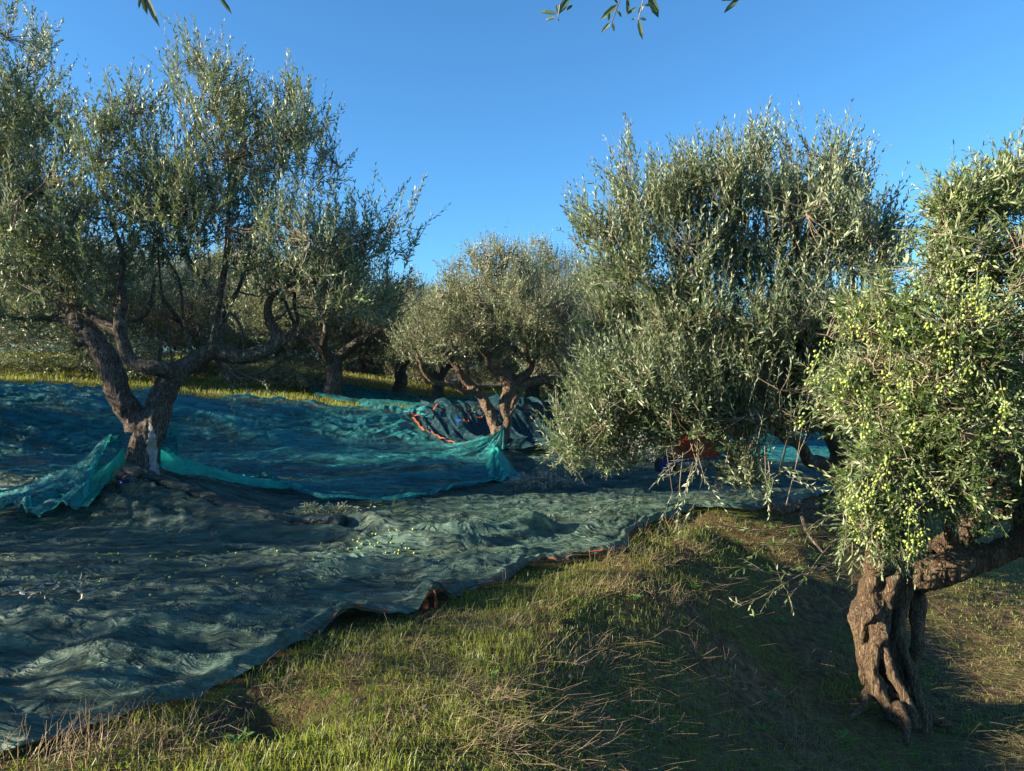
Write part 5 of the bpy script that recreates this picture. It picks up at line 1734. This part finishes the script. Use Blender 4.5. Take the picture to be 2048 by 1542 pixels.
def build_props():
    global RNG
    X, Y, Z = NETS[0]
    def on_net(px, py):
        q = G(px, py)
        i = np.argmin((X - q[0]) ** 2 + (Y - q[1]) ** 2)
        return np.array([X.ravel()[i], Y.ravel()[i], Z.ravel()[i]])
    g = 'heaps of cut olive branches'
    heap(655, 1038, 6.35, .30, .14, .13, 80, M_LEAF, 'small heap of green olive cuttings on the dark net right of the rolled net', 1, group=g, bits=8, slen=.16, zlift=.05)
    heap(1148, 972, 8.7, .24, .18, .26, 170, M_LEAF_DRY, 'small sunlit heap of silvery dried olive twigs on the nets', 2, group=g, bits=6, slen=.16, leafL=.05, zlift=.12)
    heap(1085, 995, 8.2, .42, .2, .12, 110, M_LEAF_DRY, 'low shaded heap of olive twigs left of the sunlit silvery one', 3, group=g, bits=8, slen=.18, leafL=.045, zlift=.06)
    heap(1268, 905, 10.4, .95, .7, .42, 520, M_LEAF_DRY, 'large grey silver heap of cut branches beside the red barrow', 4, group=g, bits=30, slen=.25, leafL=.05, zlift=.1)
    heap(60, 735, 15.0, 2.6, 1.0, 1.45, 2600, M_LEAF, 'long high heap of grey green cut branches on the grass at the left edge', 5, group=g, bits=50, leafL=.07, slen=.4)
    heap(560, 770, 16.5, 1.5, .9, .75, 900, M_LEAF_FAR, 'pale heap of cut branches on the upper terrace seen right of the forked tree', 6, group=g, bits=30, leafL=.07, slen=.4)
    heap(270, 770, 15.0, .9, .7, .7, 500, M_LEAF, 'grey heap of cuttings seen through the fork of the large tree', 7, group=g, bits=20, leafL=.07, slen=.4)
    # leafy sprig lying on the net at the lower left
    RNG = np.random.default_rng(12)
    c = on_net(75, 1250) + np.array([0, 0, 0.02])
    root = thing('olive_sprig', 'fallen olive sprig with pale upturned leaves on the dark net at the lower left', 'olive sprig', c)
    leaf, wood, fr = Acc(), Acc(), Acc()
    main = catmull(np.array([(-0.30, -0.10, 0.05), (-0.12, -0.04, 0.09), (0.02, 0.02, 0.12), (0.10, 0.03, 0.14), (0.20, 0.02, 0.11), (0.27, -0.03, 0.06)]), 5)
    tubes(wood, main[:-1], main[1:], 0.003, 0.002, 5)
    m2 = catmull(np.array([(0.03, 0.02, 0.13), (0.04, 0.0, 0.09), (0.06, -0.03, 0.02)]), 5)
    tubes(wood, m2[:-1], m2[1:], 0.004, 0.004, 5)
    m3 = catmull(np.array([(-0.35, 0.05, 0.07), (-0.1, 0.06, 0.06), (0.05, 0.05, 0.06)]), 5)
    tubes(wood, m3[:-1], m3[1:], 0.002, 0.0015, 4)
    pts = np.concatenate([main[2:], main[6:], main[8:], m3[3:], m3[6:], m3[1:]]) + np.array([0, 0, 0.01])
    n = len(pts)
    leaf_geo(leaf, pts, RNG.normal(0, 1, (n, 3)) * np.array([1, 1, .35]) + np.array([0.3, -0.3, -0.1]), np.array([[0, -0.3, -1.0]]) + RNG.normal(0, .4, (n, 3)), 0.062 + .02 * RNG.random(n), 0.016, 1)
    k = pts[RNG.integers(0, n, 9)]
    ellipsoids(fr, k + RNG.normal(0, .01, k.shape), np.full(9, 0.008), RNG.normal(0, 1, (9, 3)), RNG.random(9))
    link('leaves', leaf.mesh('leaves', [M_LEAF_DRY], False), root)
    link('twigs', wood.mesh('twigs', [M_TWIG]), root)
    link('olives', fr.mesh('olives', [M_OLIVE]), root)
    for i, (px, py, lab) in enumerate([(350, 1095, 'small pale olive sprig on the net right below the rolled net'), (785, 1040, 'yellow green olive sprig standing up from the net in the middle'), (1440, 1000, 'olive sprig on the sunlit net near the terrace edge'), (243, 975, 'tiny olive sprig below the navy strap clip')]):
        c = on_net(px, py)
        root = thing('olive_sprig', lab, 'olive sprig', c)
        leaf, wood = Acc(), Acc()
        k = 3 if i < 3 else 1
        shoots(leaf, wood, np.tile([[0, 0, .01]], (k, 1)), np.array([[0.9, -.2, .35], [-.6, -.2, .5], [.2, .1, .9]])[:k], 0.14 if i < 3 else .06, 5, 0.045, np.array([0, 0, -0.2]), 1)
        link('leaves', leaf.mesh('leaves', [M_LEAF_DRY if i != 1 else M_WEED], False), root)
        link('twigs', wood.mesh('twigs', [M_TWIG]), root)
    # litter of leaves over the nets
    acc = Acc()
    rng = np.random.default_rng(8)
    n = 3600
    j = rng.integers(20, X.shape[0] - 10, n)
    i = rng.integers(5, X.shape[1] - 5, n)
    dn = fbm2(X[j, i] * 1.5, Y[j, i] * 1.5, 3, 450)
    ok = dn > -0.02
    j, i = j[ok], i[ok]
    B = np.stack([X[j, i], Y[j, i], Z[j, i] + 0.006], 1)
    D = rng.normal(0, 1, B.shape) * np.array([1, 1, .15])
    big = rng.random(len(B)) < 0.35
    leaf_geo(acc, B, D, np.array([[0, 0, 1.0]]) + rng.normal(0, .3, B.shape), np.where(big, 0.045, 0.012), np.where(big, 0.011, 0.007), 0)
    link('leaf_litter', acc.mesh('leaf_litter', [M_LEAF_DRY], False), None, 'scattered pale fallen leaves and bits over the dark net', 'leaf litter', None, 'stuff')
    # fallen olives one by one
    one = Acc()
    ellipsoids(one, np.zeros((1, 3)), np.array([0.0085]), np.array([[1, 0.2, 0.1]]), np.array([0.8]), 8, 5)
    me = one.mesh('olive', [M_OLIVE])
    pts = []
    for k in range(44):
        pts.append((640 + 200 * rng.random(), 1100 + 32 * rng.random()))
    for k in range(46):
        pts.append((130 + 500 * rng.random(), 1110 + 110 * rng.random()))
    for px, py in pts:
        c = on_net(px, py) + np.array([0, 0, 0.012])
        o = link('olive', me, None, 'green olive fallen on the folds of the dark green net', 'olive', 'olives fallen on the dark net', None, c)
        o.rotation_euler = (0, 0, rng.random() * 6.28)
    # red barrow with blue frame and wheel
    c = P(1395, 948, 9.3)
    c[2] = float(H(c[0], c[1])) + 0.13
    t = thing('barrow', 'red metal barrow on a blue frame with a blue wheel, half hidden by branches', 'barrow', c, 0.12)
    acc = Acc()
    lo = np.array([(-.18, -.16, .20), (.22, -.16, .20), (.22, .16, .20), (-.18, .16, .20)])
    hi = np.array([(-.40, -.30, .30), (.16, -.30, .58), (.16, .30, .58), (-.40, .30, .30)])
    hi[0][2] = hi[3][2] = 0.36
    V = np.concatenate([lo, hi, lo * 0.97 + np.array([0, 0, .012]), hi * 0.965])
    F = [[0, 3, 2, 1], [0, 1, 5, 4], [1, 2, 6, 5], [2, 3, 7, 6], [3, 0, 4, 7], [8, 9, 10, 11], [8, 12, 13, 9], [9, 13, 14, 10], [10, 14, 15, 11], [11, 15, 12, 8], [4, 5, 13, 12], [5, 6, 14, 13], [6, 7, 15, 14], [7, 4, 12, 15]]
    acc.add(V, [np.array(F)])
    link('tray', acc.mesh('tray', [M_RED], False), t)
    acc = Acc()
    for sy in (-0.15, 0.15):
        path_tube(acc, catmull(np.array([(-.42, sy * .35, .09), (-.2, sy, .16), (.2, sy, .19), (.5, sy * 1.6, .22)]), 5), 0.014, 8)
        path_tube(acc, np.array([(.20, sy, .19), (.22, sy * 1.1, .02), (.28, sy * 1.1, -.02), (.34, sy * 1.1, .02), (.30, sy, .2)]), 0.012, 8)
    path_tube(acc, np.array([(.22, -.16, .08), (.22, .16, .08)]), 0.012, 8)
    path_tube(acc, np.array([(.14, -.16, .17), (.14, .16, .17)]), 0.012, 8)
    link('frame', acc.mesh('frame', [M_BLUEP]), t)
    acc = Acc()
    th = np.linspace(0, 6.283, 33)
    path_tube(acc, np.stack([-.42 + .12 * np.cos(th), np.zeros(33), .09 + .12 * np.sin(th)], 1), 0.028, 10, False)
    w = link('wheel', acc.mesh('wheel', [M_RUB]), t)
    acc = Acc()
    for k in range(2):
        s_ = -0.012 if k else 0.012
        path_tube(acc, np.stack([-.42 + .085 * np.cos(th), np.full(33, s_), .09 + .085 * np.sin(th)], 1), 0.014, 8, False)
    acc2 = Acc()
    n = 24
    th = np.linspace(0, 6.283, n, endpoint=False)
    for s_ in (-1, 1):
        Vd = np.concatenate([np.stack([-.42 + .085 * np.cos(th), np.full(n, .006 * s_), .09 + .085 * np.sin(th)], 1), [[-.42, .022 * s_, .09]]])
        acc.add(Vd, [np.stack([np.arange(n), (np.arange(n) + 1) % n, np.full(n, n)], 1)])
    path_tube(acc, np.array([(-.42, -.05, .09), (-.42, .05, .09)]), 0.012, 8)
    link('rim', acc.mesh('rim', [M_BLUEP]), w)
    # strap clip at the foot of the forked tree
    c = P(248, 963, 6.42)
    t = thing('strap_clip', 'navy clip with white ring mark on an orange strap by the forked tree foot', 'strap', c)
    acc = Acc()
    ca, sa = math.cos(-0.32), math.sin(-0.32)
    R = np.array([[ca, 0, -sa], [0, 1, 0], [sa, 0, ca]]) 
    a1 = 0.35
    R2 = np.array([[1, 0, 0], [0, math.cos(a1), -math.sin(a1)], [0, math.sin(a1), math.cos(a1)]])
    R3 = R2 @ np.array([[math.cos(.3), 0, -math.sin(.3)], [0, 1, 0], [math.sin(.3), 0, math.cos(.3)]])
    add_box(acc, (0, 0, 0), .115, .022, .04, R3)
    add_box(acc, R3 @ np.array([.01, -.013, -.008]), .07, .006, .006, R3)
    link('clip', acc.mesh('clip', [M_NAVY], False), t)
    acc = Acc()
    th = np.linspace(0, 6.283, 25)
    path_tube(acc, (np.stack([-.02 + .0085 * np.cos(th), np.full(25, -.0125), .0085 * np.sin(th)], 1)) @ R3.T, 0.0022, 6, False)
    link('ring_mark', acc.mesh('ring_mark', [M_WHITE]), t)
    sp = catmull(np.array([P(238, 970, 6.42), P(246, 955, 6.43), P(258, 949, 6.48), P(275, 950, 6.55), P(290, 962, 6.58), P(310, 975, 6.55), P(345, 978, 6.55), P(380, 975, 6.6)]), 8) - c
    o = rim_tape('strap', sp, 0.02, M_ORANGE, t, 2, 1.0)
    # weeds
    for i, (px, py, s_, lab) in enumerate([(1475, 1090, .05, 'small green weed high on the slope below the terrace edge net'), (1385, 1180, .045, 'low green weed in the upper middle of the straw slope'), (1270, 1205, .045, 'green weed just right of the orange net edge'),
                                           (985, 1370, .045, 'tiny broad leaved weed in the middle of the foreground slope'), (1545, 1400, .05, 'green weed left of the roots of the twisted trunk'), (1690, 1490, .06, 'largest green weed at the bottom below the twisted trunk'),
                                           (1530, 1470, .05, 'green weed at the bottom of the shaded slope'), (480, 1490, .05, 'green seedling beside the bare soil hollow at lower left'), (1560, 1250, .05, 'green weed half way between the ridge and the twisted trunk')]):
        weed(px, py, s_, lab, 6 + i % 3, i)
    # pale stones
    for i, (px, py, s_, lab) in enumerate([(718, 1404, .010, 'small round pale stone on the grass left of the middle'), (285, 1475, .012, 'pale stone in the grass at the lower left'), (1140, 1358, .011, 'tiny pale stone among the straw'), (850, 1420, .012, 'small white stone low in the middle of the slope'), (1712, 1435, .010, 'pale stone near the foot of the twisted trunk')]):
        q = G(px, py)
        acc = Acc()
        ellipsoids(acc, np.zeros((1, 3)), np.array([s_]), np.array([[1, .3, .2]]), np.array([.5]), 9, 6)
        V = np.concatenate(acc.V)
        acc.V = [V * (1 + 0.18 * fbm(V * 90, 2, i)[:, None])]
        link('stone', acc.mesh('stone', [M_STONE]), None, lab, 'stone', None, None, q + np.array([0, 0, s_ * .5]))


build_props()
build_ground_cover([outline(NETS[0][0], NETS[0][1]), outline(NETS[1][0], NETS[1][1]), outline(NETS[2][0], NETS[2][1])])
